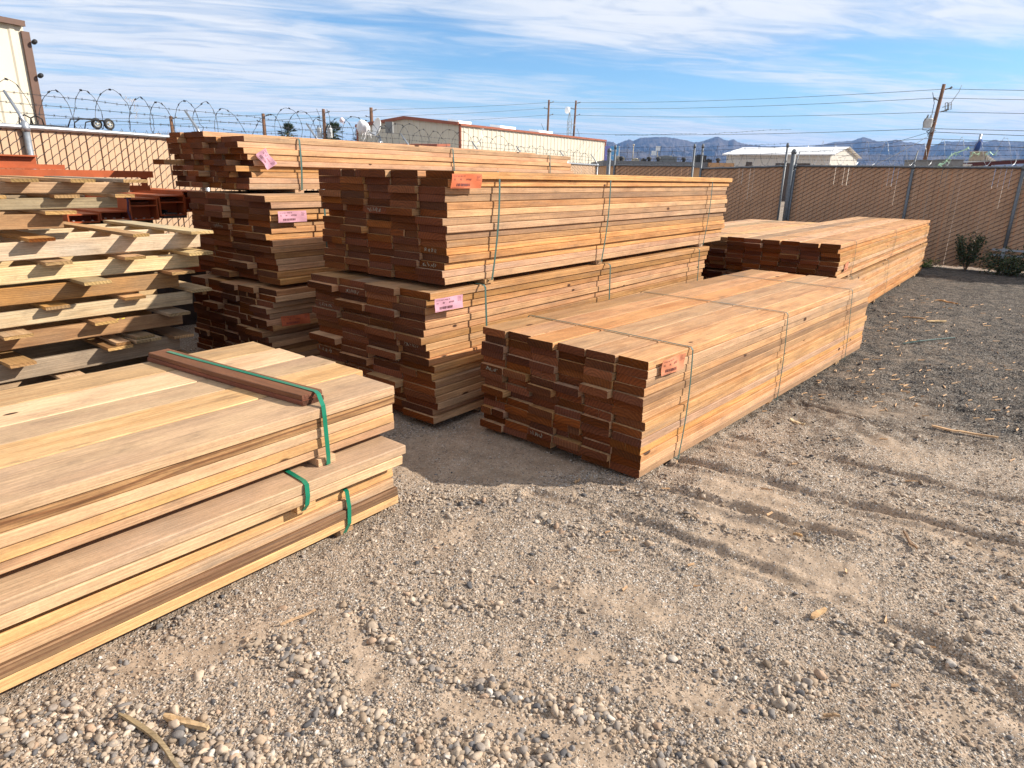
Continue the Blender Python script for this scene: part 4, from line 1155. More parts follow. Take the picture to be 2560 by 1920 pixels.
# white-roofed shed on the right
F0, F1 = V(18.1, 60.), V(24.8, 55.); fd = (F1 - F0) / np.linalg.norm(F1 - F0); fn = V(fd[1], -fd[0]); bk = -fn
FB = F1 + bk * 10.3
T_ = thing('white_shed', 'off-white metal shed with shallow white roof and dark doorway beyond the gate', 'building', (0, 0, 0))
ribbed_wall(F0, F1, 0, 3.70, 3.68, .45, .03, fn).build('wall', M['white_metal'], T_)
ribbed_wall(F1, FB, 0, 3.68, 3.68, .45, .03, fd, (.45, 4.36)).build('gable_wall', M['white_metal'], T_)
m = MB(); e0, e1 = F0 - fd * .3 + fn * .3, F1 + fd * .35 + fn * .3; r0, r1 = F0 - fd * .3 + bk * 4.7, F1 + fd * .35 + bk * 4.7; k0, k1 = F0 - fd * .3 + bk * 10.6, F1 + fd * .35 + bk * 10.6
m.add([(*e0, 3.70), (*e1, 3.68), (*r1, 4.42), (*r0, 4.44), (*k1, 3.66), (*k0, 3.66)], [(0, 1, 2, 3), (3, 2, 4, 5)])
m.obox((*e0, 3.60), (*(e1 - e0), -.02), (*(-fn * .05), 0), (0, 0, .10))
m.build('roof', M['white_roof'], T_)
m = MB(); q = F0 + fd * 4.2 + fn * .05; m.obox((*q, 0), (*(fd * 2.7), 0), (*(bk * .03), 0), (0, 0, 2.98)); dr_ = m.build('door', M['dark_panel'], T_)
m = MB(); q = F0 + fd * 1.75 + fn * .05; m.obox((*q, 2.72), (*(fd * .5), 0), (*(bk * .03), 0), (0, 0, .34)); m.build('vent', M['dark_panel'], T_)
for f in (3.6, 6.2):
    m = MB(); q = F1 + bk * f + fd * .045; m.obox((*q, 2.1), (*(bk * .45), 0), (*(-fd * .03), 0), (0, 0, .9)); m.build('window', M['unit'], T_)
# orange flat-roofed building with plant on its roof
T_ = thing('flat_roofed_building', 'low orange-walled flat-roofed building with grey parapet', 'building', (0, 0, 0))
m = MB(); m.box(5.7, 12.4, 45., 52., 0, 2.30); m.build('wall', M['orange_wall'], T_)
m = MB(); m.box(12.4, 14.0, 44.6, 52., 0, 2.62); m.build('end_bay', M['orange_wall'], T_)
m = MB(); m.box(5.6, 12.39, 44.9, 52.1, 2.303, 2.64); pr_ = m.build('parapet', M['roof_grey'], T_)
def unit(name, label, x0, x1, z1, mt, grp, y=46., z0=2.645, dep=.8, pipe=None):
    m = MB(); m.box(x0, x1, y, y + dep, z0, z1)
    for k in range(5): m.box(x0 + .03, x1 - .03, y - .012, y - .001, z0 + (z1 - z0) * (.15 + .15 * k), z0 + (z1 - z0) * (.15 + .15 * k) + .02)
    m.lathe([(min(.3, (x1 - x0) * .35), 0), (min(.3, (x1 - x0) * .35), .05)], ((x0 + x1) / 2, y + dep / 2, z1), (0, 0, 1), 14)
    tag(m.build(name, M[mt]), label, 'rooftop unit', grp)
GR_ = 'plant on the flat orange roof'
unit('rooftop_unit', 'grey rooftop air conditioner, wider of the two big ones on the orange roof', 9.5, 10.62, 3.0, 'unit', GR_)
unit('rooftop_unit', 'black rooftop air conditioner beside the gap between the gate leaves', 11.9, 12.55, 3.10, 'unit_dark', GR_)
unit('rooftop_unit', 'tan rooftop unit just right of the blue sign', 6.55, 7.15, 2.90, 'unit_tan', GR_)
unit('rooftop_unit', 'small low tan rooftop unit behind a thin pipe', 7.75, 8.15, 2.80, 'unit_tan', GR_)
unit('rooftop_unit', 'small dark rooftop box left of a round hood', 8.35, 8.62, 2.80, 'unit_dark', GR_)
unit('rooftop_unit', 'small dark box right of the black air conditioner', 12.75, 13.0, 2.86, 'unit_dark', GR_, y=46.2)
GH = 'round dark hoods on the orange roof'
for k, (x, lab) in enumerate([(6.86, 'round dark roof hood in front of the tan unit'), (8.68, 'round dark roof hood in the middle of the orange roof'), (9.28, 'round dark roof hood left of the wide air conditioner'), (10.95, 'round dark roof hood right of the wide air conditioner'), (13.2, 'round dark roof hood near the orange end bay')]):
    m = MB(); m.lathe([(.10, 0), (.10, .12), (.16, .15), (.16, .24), (.05, .30)], (x, 45.5, 2.642), (0, 0, 1), 12)
    tag(m.build('roof_hood', M['unit_dark'], None, True), lab, 'roof hood', GH)
m = MB(); m.tube([(7.62, 45.6, 2.64), (7.62, 45.6, 3.62)], .03, 6); m.lathe([(.06, 0), (.07, .05), (.03, .1)], (7.62, 45.6, 3.6), (0, 0, 1), 8)
tag(m.build('vent_pipe', M['unit_tan'], None, True), 'thin roof pipe with a dark cap on the orange roof', 'vent pipe')
T_ = thing('antenna_mast', 'short roof mast carrying two white boxes above the orange roof', 'antenna', (9.42, 46.6, 2.64))
m = MB(); m.tube([(0, 0, 0), (0, 0, .95)], .03, 6); m.tube([(-.25, 0, 0), (0, 0, .5), (.25, 0, 0)], .02, 5); m.build('mast', M['unit_tan'], T_)
m = MB(); m.box(-.12, .14, -.1, .1, .72, 1.0); m.build('antenna_box', M['white'], T_)
m = MB(); m.box(-.38, -.10, -.1, .1, .42, .70); m.build('antenna_box', M['white'], T_)
# roadside sign by the warehouse corner
T_ = thing('advertising_sign', 'blue and white roadside sign at the far corner of the warehouse', 'sign', (7.62, 60., 0))
m = MB(); m.box(0, 1.20, 0, .3, 2.62, 4.15); m.build('sign_face', M['sign_blue'], T_)
m = MB(); m.box(-.02, .42, -.012, -.002, 2.62, 4.15); m.build('violet_panel', M['sign_purple'], T_)
m = MB(); m.box(1.16, 1.24, -.02, .32, 2.6, 4.17); m.box(-.05, 1.25, -.01, .31, 2.52, 2.62); m.build('sign_frame', M['white'], T_)
m = MB(); m.box(-.05, 1.15, -.004, .3, 1.2, 2.51); m.build('white_panel', M['white'], T_)
m = MB()
for s, x, z, size in (('HOSPICE', .26, 3.72, .19), ('HOME HEALTH', .10, 3.34, .165), ('CARE', .30, 2.98, .16)):
    v, f = text_mesh(s, size); m.add([(x + a, -.016, z + b) for a, b, _ in v], f)
m.build('sign_lettering', M['white'], T_)
m = MB(); m.box(.1, .25, .05, .2, 0, 1.2); m.box(.9, 1.05, .05, .2, 0, 1.2); m.build('sign_legs', M['unit'], T_)

# low maroon-roofed lean-to and block chimney behind the right fence
T_ = thing('open_shelter', 'shelter with a thin sloping maroon roof edge behind the right-hand fence', 'shelter', (0, 0, 0))
S0, S1 = V(13.25, 21.9), V(15.2, 19.9)
m = bar((*S0, 2.13), (*S1, 2.30), .10, .10); m.build('roof_beam', M['maroon'], T_)
sd = (S1 - S0) / np.linalg.norm(S1 - S0); sn = V(-sd[1], sd[0])
if sn[1] < 0: sn = -sn
m = MB(); m.add([(*S0, 2.19), (*S1, 2.36), (*(S1 + sn * 3.2), 2.46), (*(S0 + sn * 3.2), 2.34), (*S0, 2.205), (*S1, 2.375), (*(S1 + sn * 3.2), 2.475), (*(S0 + sn * 3.2), 2.355)], [(3, 2, 1, 0), (4, 5, 6, 7), (0, 1, 5, 4), (1, 2, 6, 5), (2, 3, 7, 6), (3, 0, 4, 7)]); m.build('roof', M['unit'], T_)
for f in (.02, .5, .98):
    q = S0 + (S1 - S0) * f; m = MB(); m.box(q[0] - .03, q[0] + .03, q[1] - .03, q[1] + .03, 0, 2.09 + .17 * f); m.build('shelter_post', M['maroon'], T_)
m = MB()
rg = np.random.default_rng(77)
T2 = thing('block_chimney', 'tan block chimney with pale fins and a blue cloth on its pipe', 'chimney', (19.6, 29.8, 0))
m = MB(); m.box(0, .42, 0, .4, 0, 2.92); m.build('chimney_stack', M['stone'], T2)
m = MB(); m.box(-.03, .45, -.03, .43, 2.923, 2.96); m.build('chimney_cap', M['unit_tan'], T2)
m = MB(); [m.box(.47 + k * .10, .50 + k * .10, 0, .4, 2.4, 2.86 - .06 * k) for k in range(5)]; m.build('fin', M['white_metal'], T2)
m = MB(); m.tube([(.14, .2, 2.96), (.15, .2, 3.66)], .05, 8); m.build('chimney_pipe', M['galv'], T2, True)
m = MB(); m.tube([(.06, .16, 2.98), (.10, .14, 3.2), (.16, .15, 3.36), (.2, .2, 3.45)], [.10, .12, .09, .04], 7); m.build('blue_cloth', M['blue'], T2, True)
GB = 'grey boxes beyond the right-hand fence'
for k, (x, y, w_, h_, mt, lab) in enumerate([(11.55, 20.2, .62, 2.23, 'unit', 'left grey cabinet peeking over the right-hand fence'), (12.45, 20.2, .52, 2.26, 'unit', 'middle grey cabinet peeking over the right-hand fence'), (13.0, 20.4, .34, 2.14, 'white_metal', 'small pale cabinet peeking over the right-hand fence')]):
    m = MB(); m.box(x, x + w_, y, y + .5, 0, h_); m.box(x - .02, x + w_ + .02, y - .02, y + .52, h_ + .001, h_ + .03)
    tag(m.build('cabinet', M[mt]), lab, 'cabinet', GB)

# ------------------------------------------------------------------ poles, cables and the lattice tower
GPO = 'wooden utility poles beyond the yard'
def pole(label, x, y, h, r, lean=0., xf=None, pins=((.3, 1), (.95, -1), (1.6, 1)), lean_y=0.):
    T_ = thing('utility_pole', label, 'utility pole', (x, y, 0), 0, GPO)
    m = MB(); m.tube([(-lean, 0, -.2), (-lean * .5, 0, h * .5), (0, lean_y, h)], [r * 1.2, r * 1.05, r * .85], 10); m.build('shaft', M['pole'], T_, True)
    for dz, s in pins:
        m = MB(); m.tube([(s * r, 0, h - dz), (s * (r + .30), -.05, h - dz + .08)], .035, 6); m.lathe([(.03, 0), (.07, .03), (.05, .08), (.07, .12), (.03, .16)], (s * (r + .28), -.05, h - dz + .05), (s * .7, 0, .7), 8); m.build('insulator', M['unit'], T_, True)
    for xq in ([] if not xf else xf if isinstance(xf, list) else [xf]):
        dz, s, rr, hh = xq; kx = s * (r + rr + .06) - lean * dz / h
        m = MB(); m.lathe([(rr * .9, 0), (rr, .06), (rr, hh - .08), (rr * 1.06, hh - .06), (rr * .9, hh)], (kx, -.02, h - dz - hh), (0, 0, 1), 16)
        for q in (-.4, .4): m.lathe([(.05, 0), (.07, .06), (.03, .22)], (kx + q * rr, -.02, h - dz), (0, 0, 1), 7)
        m.box(min(kx, 0), max(kx, 0), -.05, .05, h - dz - hh * .6, h - dz - hh * .5)
        x_ = m.build('transformer', M['transformer'], T_, True)
        m = MB()
        m.tube([(kx - .4 * rr, -.1, h - dz + .2), (kx - rr * 1.4, -.1, h - dz - hh * .4), (kx - rr * 1.2, -.1, h - dz - hh * 1.25), (0, -.1, h - dz - hh * 1.3)], .022, 5)
        m.tube([(kx + .4 * rr, -.1, h - dz + .2), (kx + .1, -.1, h - dz + .9), (kx - .5 * rr, -.1, h - dz + 1.5)], .02, 5)
        m.build('drop_cable', M['cable'], T_, True)
    return T_
pole('short pole top glimpsed over the left edge of the rear stack', -29.5, 60., 5.85, .15, pins=((.2, 1),))
pole('plain pole top glimpsed over the rear stack', -21.6, 60., 6.2, .16, pins=((.2, 1), (.7, -1)))
pole('pole with twin transformers between the palms and the white bag', -16.45, 60., 6.65, .15, xf=[(1.5, 1, .22, .8), (1.5, -1, .22, .8)])
pole('dark pole rising behind the roof of the warehouse', -15.5, 75., 8.15, .20)
pole('left of the two tall poles over the warehouse, transformer on its left', 3.52, 80., 9.75, .12, lean=.12, xf=(4.0, -1, .38, 1.75))
pole('right of the two tall poles over the warehouse, transformer on its right', 6.72, 82., 9.95, .12, lean=.25, xf=(4.5, 1, .34, 1.75))
P7 = pole('leaning brown pole behind the right-hand fence with a light grey transformer', 26.65, 45., 7.55, .115, lean=.45, xf=(2.0, -1, .25, .55))
m = MB()
for k in range(2): m.tube([(.25 + .22 * k, -.1, 6.45), (.33 + .22 * k, -.1, 6.05), (.47 + .22 * k, -.1, 6.10), (.40 + .22 * k, -.1, 6.5), (.25 + .22 * k, -.1, 6.45)], .025, 5)
m.tube([(.12, -.1, 6.2), (.7, -.1, 6.4)], .02, 5); m.tube([(.62, -.1, 6.5), (.95, -.1, 7.1), (1.05, -.1, 7.5)], .016, 5)
m.build('cutout_switch', M['unit'], P7, True)
m = MB(); rg = np.random.default_rng(8)
for k in range(7):
    z = rg.uniform(4.7, 5.5); m.tube([(-.2, -.15, z), (-.45 - rg.uniform(0, .2), -.2, z - .2), (-.35, -.15, z - .45), (-.15, -.12, z - .5)], .016, 5)
m.build('cable_loops', M['cable'], P7, True)
GW = 'overhead cables strung between the poles'
def catenary(pts, sag):
    out = []
    for a, b in zip(pts[:-1], pts[1:]):
        a, b = np.asarray(a, float), np.asarray(b, float); L = np.linalg.norm(b - a); n = 14
        for i in range(n):
            k = i / n; p = a + (b - a) * k; p[2] -= sag * L * 4 * k * (1 - k); out.append(p)
    out.append(np.asarray(pts[-1], float)); return out
def cable(label, pts, r, sag=.006):
    m = MB(); m.tube(catenary(pts, sag), r, 5); tag(m.build('overhead_cable', M['cable'], None, True), label, 'cable', GW)
cable('topmost overhead cable running pole to pole across the sky', [(-60, 55, 5.2), (-29.3, 60, 5.7), (-16.2, 60, 6.5), (-15.2, 75, 7.95), (3.85, 80, 9.52), (7.0, 82, 9.75), (26.9, 45, 7.28), (46, 30, 5.9)], .015)
cable('second overhead cable from the top running pole to pole', [(-60, 55, 4.6), (-29.8, 60, 5.2), (-16.8, 60, 6.0), (-15.8, 75, 7.25), (3.2, 80, 8.88), (6.4, 82, 9.1), (26.4, 45, 6.75), (46, 30, 5.5)], .015)
cable('third overhead cable from the top running pole to pole', [(-60, 55, 3.9), (-29.3, 60, 4.5), (-16.2, 60, 5.1), (-15.2, 75, 6.55), (3.85, 80, 8.22), (7.0, 82, 8.4), (26.9, 45, 5.95), (46, 30, 4.95)], .015)
cable('lone thin cable midway down the tall poles', [(-8, 74, 5.5), (3.6, 80, 6.3), (6.8, 82, 6.4), (26.5, 45, 4.95), (46, 30, 4.2)], .018)
cable('thick cable just over the mountains left of the leaning pole', [(6.8, 82, 4.3), (26.35, 45, 4.35), (46, 30, 3.55)], .016)
cable('lowest cable skimming the mountains left of the leaning pole', [(6.8, 82, 3.55), (26.3, 45, 4.02), (46, 30, 3.3)], .018)
cable('steep service cable dropping left from the leaning pole to the white shed', [(26.2, 45, 4.7), (24.0, 52., 3.3)], .013, .004)
cable('service cable dropping left from the leaning pole behind the razor wire', [(26.25, 44.9, 4.5), (17.5, 34., 2.4)], .016, .004)
cable('service cable slanting right from the leaning pole', [(26.5, 45, 4.75), (46, 33, 3.7)], .018, .004)
cable('service cable hanging from the left tall pole to the warehouse roof', [(3.6, 80, 6.1), (8.2, 76., 5.5)], .018, .02)
cable('service cable hanging from the right tall pole to the warehouse roof', [(6.7, 82, 6.0), (3.4, 74.2, 5.45)], .018, .02)
T_ = thing('lattice_tower', 'slender lattice radio tower between the two tall poles', 'tower', (5.5, 74.5, 0))
m = MB(); w0 = .24
for a in range(3):
    an = a * 2 * PI / 3 + .3; m.tube([(w0 * 1.25 * math.cos(an), w0 * 1.25 * math.sin(an), 0), (w0 * math.cos(an), w0 * math.sin(an), 7.2), (.03 * math.cos(an), .03 * math.sin(an), 8.0)], .028, 5)
for k in range(26):
    z = .2 + k * .27
    for a in range(3):
        a0 = a * 2 * PI / 3 + .3; a1 = a0 + 2 * PI / 3
        if k % 2: a0, a1 = a1, a0
        m.tube([(w0 * 1.1 * math.cos(a0), w0 * 1.1 * math.sin(a0), z), (w0 * 1.1 * math.cos(a1), w0 * 1.1 * math.sin(a1), z + .27)], .014, 4)
m.tube([(0, 0, 7.9), (0, 0, 8.5)], .03, 5)
m.build('tower_lattice', M['unit'], T_)
m = MB(); m.lathe([(.1, 0), (.31, .04), (.33, .09), (.33, .26), (.30, .29), (.02, .31)], (-.12, 0, 8.22), (-.85, -.5, .05), 22); m.build('microwave_dish', M['white'], T_, True)
m = MB(); m.tube([(.2, 0, 6.9), (.5, -.05, 6.85)], .02, 5); m.lathe([(.03, 0), (.08, .05), (.08, .12), (.02, .16)], (.48, 0, 6.84), (.8, 0, -.2), 8); m.build('side_antenna', M['unit'], T_, True)

# ------------------------------------------------------------------ palms, shrubs and weeds
GPA = 'palm crowns beyond the rear stack'
def palm(label, x, y, h, r, seed):
    rg = np.random.default_rng(seed)
    T_ = thing('palm_tree', label, 'palm tree', (x, y, 0), 0, GPA)
    m = MB(); m.tube([(0, 0, 0), (.05, 0, h * .5), (0, 0, h)], [.22, .17, .16], 8); m.build('trunk', M['trunk'], T_, True)
    m = MB()
    for k in range(60):
        az, el = rg.uniform(0, 2 * PI), rg.uniform(-.7, 1.4)
        d = V(math.cos(az) * math.cos(el), math.sin(az) * math.cos(el), math.sin(el)); s = np.cross(d, V(0, 0, 1)); s /= np.linalg.norm(s) + 1e-6
        b = V(0, 0, h) + d * r * .45
        for q in range(9):                              # blades of one fan leaf
            a = (q - 4) * .22; dd = d * math.cos(a) + s * math.sin(a); e = b + dd * r * rg.uniform(.45, .62) + V(0, 0, -.06 * abs(q - 4) * r * .3)
            wv = np.cross(dd, V(.3, .2, 1)); wv = wv / np.linalg.norm(wv) * .035 * r
            m.add([b - wv * .3, b + wv * .3, (b + e) / 2 + wv, e, (b + e) / 2 - wv], [(0, 1, 2, 3, 4)])
        m.tube([V(0, 0, h), b], .015 * r, 3, cap=False)
    m.build('crown', M['palm'], T_)
palm('small palm crown left of the twin-transformer pole', -27.5, 84., 5.9, 1.35, 1)
palm('palm crown nearest the white plastic bag', -22.1, 84., 6.0, 1.55, 2)
palm('palm crown half hidden by the warehouse gable', -19.3, 88., 5.4, 1.6, 3)
def shrub(label, x, y, w_, h, n, seed, leaf='leaf', sz=.03):
    rg = np.random.default_rng(seed)
    T_ = thing('shrub', label, 'shrub', (x, y, 0), 0, 'shrubs at the foot of the right-hand fence')
    st, lf = MB(), MB()
    tips = []
    for k in range(16):
        a = rg.uniform(0, 2 * PI); l = rg.uniform(.5, 1.); p = [V(0, 0, -.02)]
        for q in range(4):
            f = (q + 1) / 4; p.append(V(math.cos(a) * w_ * .5 * l * f ** .8, math.sin(a) * w_ * .35 * l * f ** .8, h * f * rg.uniform(.75, 1.02) * (1 - .25 * l)))
        st.tube(p, [.010, .008, .006, .004, .002], 4, cap=False); tips.append(p)
    for k in range(n):
        p = tips[int(rg.integers(len(tips)))]; i = int(rg.integers(1, 4)); f = rg.random()
        c = p[i] * (1 - f) + p[i + 1] * f + rg.normal(0, 1, 3) * V(.07, .06, .07) * w_
        if c[2] < .01: continue
        d = rg.normal(size=3); d /= np.linalg.norm(d); s = np.cross(d, rg.normal(size=3)); s /= np.linalg.norm(s)
        L = sz * rg.uniform(.7, 1.5)
        lf.add([c, c + d * L * .5 + s * L * .22, c + d * L, c + d * L * .5 - s * L * .22], [(0, 1, 2, 3)])
    st.build('stem', M['trunk'], T_); lf.build('foliage', M[leaf], T_)
shrub('upright dark shrub growing against the right-hand fence', 8.80, 12.95, .55, .85, 1500, 4, sz=.045)
shrub('low spreading dark shrub at the foot of the right-hand fence by the post', 9.25, 12.35, 1.10, .45, 2000, 5, sz=.045)
shrub('small bright green weed patch beyond the right-hand stack', 8.15, 13.35, .75, .10, 700, 6, 'weed', .035)
shrub('sprig of green weed behind the pallets by the rear stack', -2.72, 6.35, .16, .62, 260, 9, 'weed', .03)

# ------------------------------------------------------------------ plastic caught on the wire
GPL = 'plastic scraps snagged on the razor wire'
def tatters(m, c, n, spread, length, width, rg, drift):
    for k in range(n):
        p = np.asarray(c) + rg.normal(size=3) * V(*spread); q = []
        L = length * rg.uniform(.4, 1.2); d = V(*drift) + rg.normal(size=3) * .45; d /= np.linalg.norm(d)
        for i in range(6):
            q.append(p.copy()); d = d + rg.normal(size=3) * .25; d /= np.linalg.norm(d); p = p + d * L / 5
        s = np.cross(d, rg.normal(size=3)); s /= np.linalg.norm(s)
        for i in range(5):
            w0, w1 = width * rg.uniform(.6, 1.1) * (1 - i / 7), width * (1 - (i + 1) / 7) * .9
            m.add([q[i] - s * w0, q[i] + s * w0, q[i + 1] + s * w1, q[i + 1] - s * w1], [(0, 1, 2, 3)])
def bag(label, c, r, h, mt, seed, axis=(.45, .1, -1.)):
    """an inflated bag torn open at the lower end, tatters streaming from it"""
    rg = np.random.default_rng(seed); m = MB(); ax = V(*axis); ax /= np.linalg.norm(ax); x = np.cross(ax, V(0, 1, 0)); x /= np.linalg.norm(x); y = np.cross(ax, x)
    nu, nv = 28, 12; ph = rg.uniform(0, 6, 6); vs = []
    for j in range(nv + 1):
        f = j / nv; rr = r * math.sin(PI * (.04 + .80 * f)) ** .75
        for i in range(nu):
            a = 2 * PI * i / nu; k = 1 + .10 * math.sin(3 * a + ph[0] + 4 * f) + .07 * math.sin(7 * a + ph[1] - 6 * f) * (.3 + f) + .03 * rg.normal() * f
            vs.append(np.asarray(c) + ax * h * (f + (.10 * math.sin(5 * a + ph[2]) * f ** 3)) + rr * k * (math.cos(a) * x + math.sin(a) * y))
    m.add(vs, [(j * nu + i, j * nu + (i + 1) % nu, (j + 1) * nu + (i + 1) % nu, (j + 1) * nu + i) for j in range(nv) for i in range(nu) if not (j > nv - 3 and rg.random() < .35)])
    m.add(vs[:nu], [tuple(range(nu))])
    tatters(m, np.asarray(c) + ax * h * .9, 16, (r * .35,) * 3, h * .75, r * .10, rg, (.5, 0, -.7))
    tag(m.build('plastic_bag', M[mt], None, True), label, 'plastic scrap', GPL)
def shred(label, a, b, width, n, mt, seed):
    """a strip of torn film, fringed along its lower edge"""
    rg = np.random.default_rng(seed); a, b = V(*a), V(*b); m = MB(); d = b - a; L = np.linalg.norm(d); d /= L; s = np.cross(d, V(.3, .5, .2)); s /= np.linalg.norm(s); up = np.cross(s, d); nn = 12; vs = []
    for i in range(nn + 1):
        k = i / nn; p = a + d * L * k + s * .03 * math.sin(9 * k + seed); w_ = width * (.35 + .65 * math.sin(PI * min(.95, k + .12))) * rg.uniform(.7, 1.2)
        for q in (-.5, -.17, .17, .5): vs.append(p + up * q * w_ + s * rg.normal(0, .008))
    m.add(vs, [(i * 4 + j, i * 4 + j + 1, i * 4 + j + 5, i * 4 + j + 4) for i in range(nn) for j in range(3)])
    for k in range(n): tatters(m, a + d * L * rg.random() - up * width * .3, 1, (.01, .01, .01), width * 1.3, width * .09, rg, tuple(-up - d * .4))
    tag(m.build('plastic_scrap', M[mt], None, True), label, 'plastic scrap', GPL)
def fluff(label, pts, n, seed):
    rg = np.random.default_rng(seed); m = MB()
    for k in range(n):
        f = rg.random() * (len(pts) - 1); i = int(f); c = V(*pts[i]) * (1 - f + i) + V(*pts[i + 1]) * (f - i)
        tatters(m, c, 1, (.006, .006, .008), .045, .0028, rg, (0, 0, -1))
    tag(m.build('fibre_tuft', M['fibre']), label, 'fibre tuft', 'dusty fibres caught on the left fence')
bag('billowing white plastic bag snagged on the razor wire by the warehouse gable', (-2.40, 10.75, 2.36), .095, .20, 'bag_white', 1)
bag('small pinkish plastic scrap on the wire left of the white bag', (-2.57, 10.3, 2.36), .035, .07, 'bag_pink', 2, (.2, .1, -1))
shred('large pale green plastic shred hanging on the right-hand fence', (8.25, 13.60, 1.95), (8.62, 13.38, 2.30), .12, 26, 'bag_green', 3)
shred('small green plastic tuft just right of the large shred', (8.66, 13.36, 2.13), (8.80, 13.27, 2.19), .06, 12, 'bag_green', 4)
shred('second small green plastic tuft right of the large shred', (8.86, 13.20, 2.16), (9.02, 13.10, 2.18), .05, 12, 'bag_green', 5)
shred('pale green plastic shred at the right edge of the picture', (9.86, 12.50, 2.12), (10.0, 12.4, 2.36), .10, 14, 'bag_green', 6)
shred('clear plastic strip on the razor wire before the warehouse wall', (-.76, 14.0, 2.18), (-.66, 14.1, 2.48), .05, 8, 'bag_white', 7)
fluff('dusty fibre hanging on a razor coil right of the wheeled cart', [(-4.07, 7.36, 2.30), (-4.02, 7.42, 2.28), (-4.01, 7.45, 2.18), (-4.03, 7.42, 2.10)], 46, 8)
fluff('dusty fibre lying along the left fence top by the rear stack', [(-3.93, 7.72, 1.985), (-3.87, 7.86, 1.99), (-3.82, 7.95, 2.03)], 40, 9)
# wheeled frame lying on the left fence
T_ = thing('cart_frame', 'black tubular cart frame with two small spoked wheels lying on the left fence', 'cart', (-4.25, 7.18, 1.965), math.atan2(Ld[1], Ld[0]))
for k, (x, y) in enumerate([(-.03, .03), (.075, -.01)]):
    m = MB(); tor = [(x + .042 * math.cos(a), y, .057 + .042 * math.sin(a)) for a in np.linspace(0, 2 * PI, 20, endpoint=False)]
    m.tube(tor, .015, 8, closed=True); wl = m.build('wheel', M['black'], T_, True)
    m = MB()
    for a in np.linspace(0, 2 * PI, 5, endpoint=False): m.tube([(x, y - .006, .057), (x + .030 * math.cos(a), y - .006, .057 + .030 * math.sin(a))], .005, 4)
    m.tube([(x + .032 * math.cos(a), y - .008, .057 + .030 * math.sin(a)) for a in np.linspace(0, 2 * PI, 18, endpoint=False)], .004, 4, closed=True)
    m.lathe([(.010, -.016), (.010, .016)], (x, y, .057), (0, 1, 0), 8); m.build('wheel_rim', M['rim'], wl)
m = MB(); m.tube([(.08, .01, .085), (-.15, .01, .092), (-.30, .01, .08), (-.34, .01, .0)], .007, 6); m.tube([(-.20, .02, .09), (-.26, .02, .05), (-.27, .02, .0)], .006, 6); m.tube([(-.05, .0, .09), (-.16, 0, .06), (-.18, .0, .0)], .006, 6)
for a in (-.62, -.72): m.tube([(a - .06, .01, 0), (a - .05, .01, .06), (a, .01, .085), (a + .05, .01, .06), (a + .06, .01, 0)], .007, 6)
m.tube([(-.34, .01, .004), (-.78, .01, .004)], .006, 6)
m.build('tubular_frame', M['black'], T_, True)
# galvanised bracket on the right fence post
T_ = thing('rail_bracket', 'galvanised bracket clamped low on the right-hand fence post at the picture edge', 'bracket', (*(RB + 1.25 * Rd - .045 * V(.6, .8)), 0), math.atan2(Rd[1], Rd[0]))
for z in (.30, .40):
    m = MB(); m.box(-.16, .40, -.075, -.035, z, z + .035); m.build('bracket_bar', M['galv'], T_)
m = MB(); m.box(.0, .05, -.10, -.03, .26, .46); m.build('bracket_clamp', M['galv'], T_)

# ------------------------------------------------------------------ splinters and litter on the ground
GSP = 'wood splinters lying loose on the gravel'
def gz(x, y): return float(height(np.array([x]), np.array([y]))[0])
def splinter(name, label, a, b, w_, th, mt, seed, bend=.02):
    rg = np.random.default_rng(seed); a, b = V(*a), V(*b); d = b - a; L = np.linalg.norm(d); d /= L; s = V(-d[1], d[0]); n = 9
    m = MB(); vs = []
    for i in range(n + 1):
        k = i / n; p = a + d * L * k + s * bend * L * math.sin(PI * k * 1.1)
        z = gz(*p) + .010 + .002 * math.sin(5 * k + seed); ww = w_ * (.55 + .45 * math.sin(PI * min(1, .25 + k * .75)) + rg.normal(0, .03)) * (.5 if i in (0,) else 1)
        for q, zz in ((-.5, 0), (.5, 0), (.42, th), (-.40, th * rg.uniform(.7, 1.1))):
            vs.append((p[0] + s[0] * q * ww, p[1] + s[1] * q * ww, z + zz))
    fs = [(i * 4 + j, i * 4 + (j + 1) % 4, i * 4 + 4 + (j + 1) % 4, i * 4 + 4 + j) for i in range(n) for j in range(4)] + [(3, 2, 1, 0), (n * 4, n * 4 + 1, n * 4 + 2, n * 4 + 3)]
    m.add(vs, fs); tag(m.build(name, M[mt][0]), label, 'wood splinter', GSP)
splinter('wood_splinter', 'long thin brown splinter at the bottom left of the ground', (-1.18, 1.60), (-.88, 1.40), .016, .010, 'grey_pine', 1, .05)
splinter('wood_splinter', 'short split yellow chip beside the long splinter at bottom left', (-1.04, 1.595), (-.885, 1.55), .022, .014, 'cream', 2, .0)
splinter('wood_splinter', 'long straw-coloured stick on the dark gravel at right', (2.9, 4.25), (3.22, 4.05), .016, .012, 'yellow', 3)
splinter('wood_splinter', 'flat pale chip on the gravel beside the foreground pack', (1.97, 4.36), (2.03, 4.26), .028, .012, 'cream', 4, 0)
splinter('wood_splinter', 'pale forked splinter in the dark gravel right of the foreground pack', (5.02, 7.86), (5.24, 7.84), .05, .015, 'cream', 5, 0)
splinter('wood_splinter', 'tan splinter farther back in the dark gravel', (4.86, 8.10), (5.10, 8.02), .022, .012, 'tan_pine', 6)
splinter('wood_splinter', 'reddish splinter on the dark gravel near the fence', (6.05, 9.35), (6.2, 9.12), .035, .015, 'treated_warm', 7)
splinter('wood_splinter', 'dark upright-looking splinter on the tan gravel at right', (1.87, 2.77), (1.85, 2.62), .012, .010, 'tan_pine', 8)
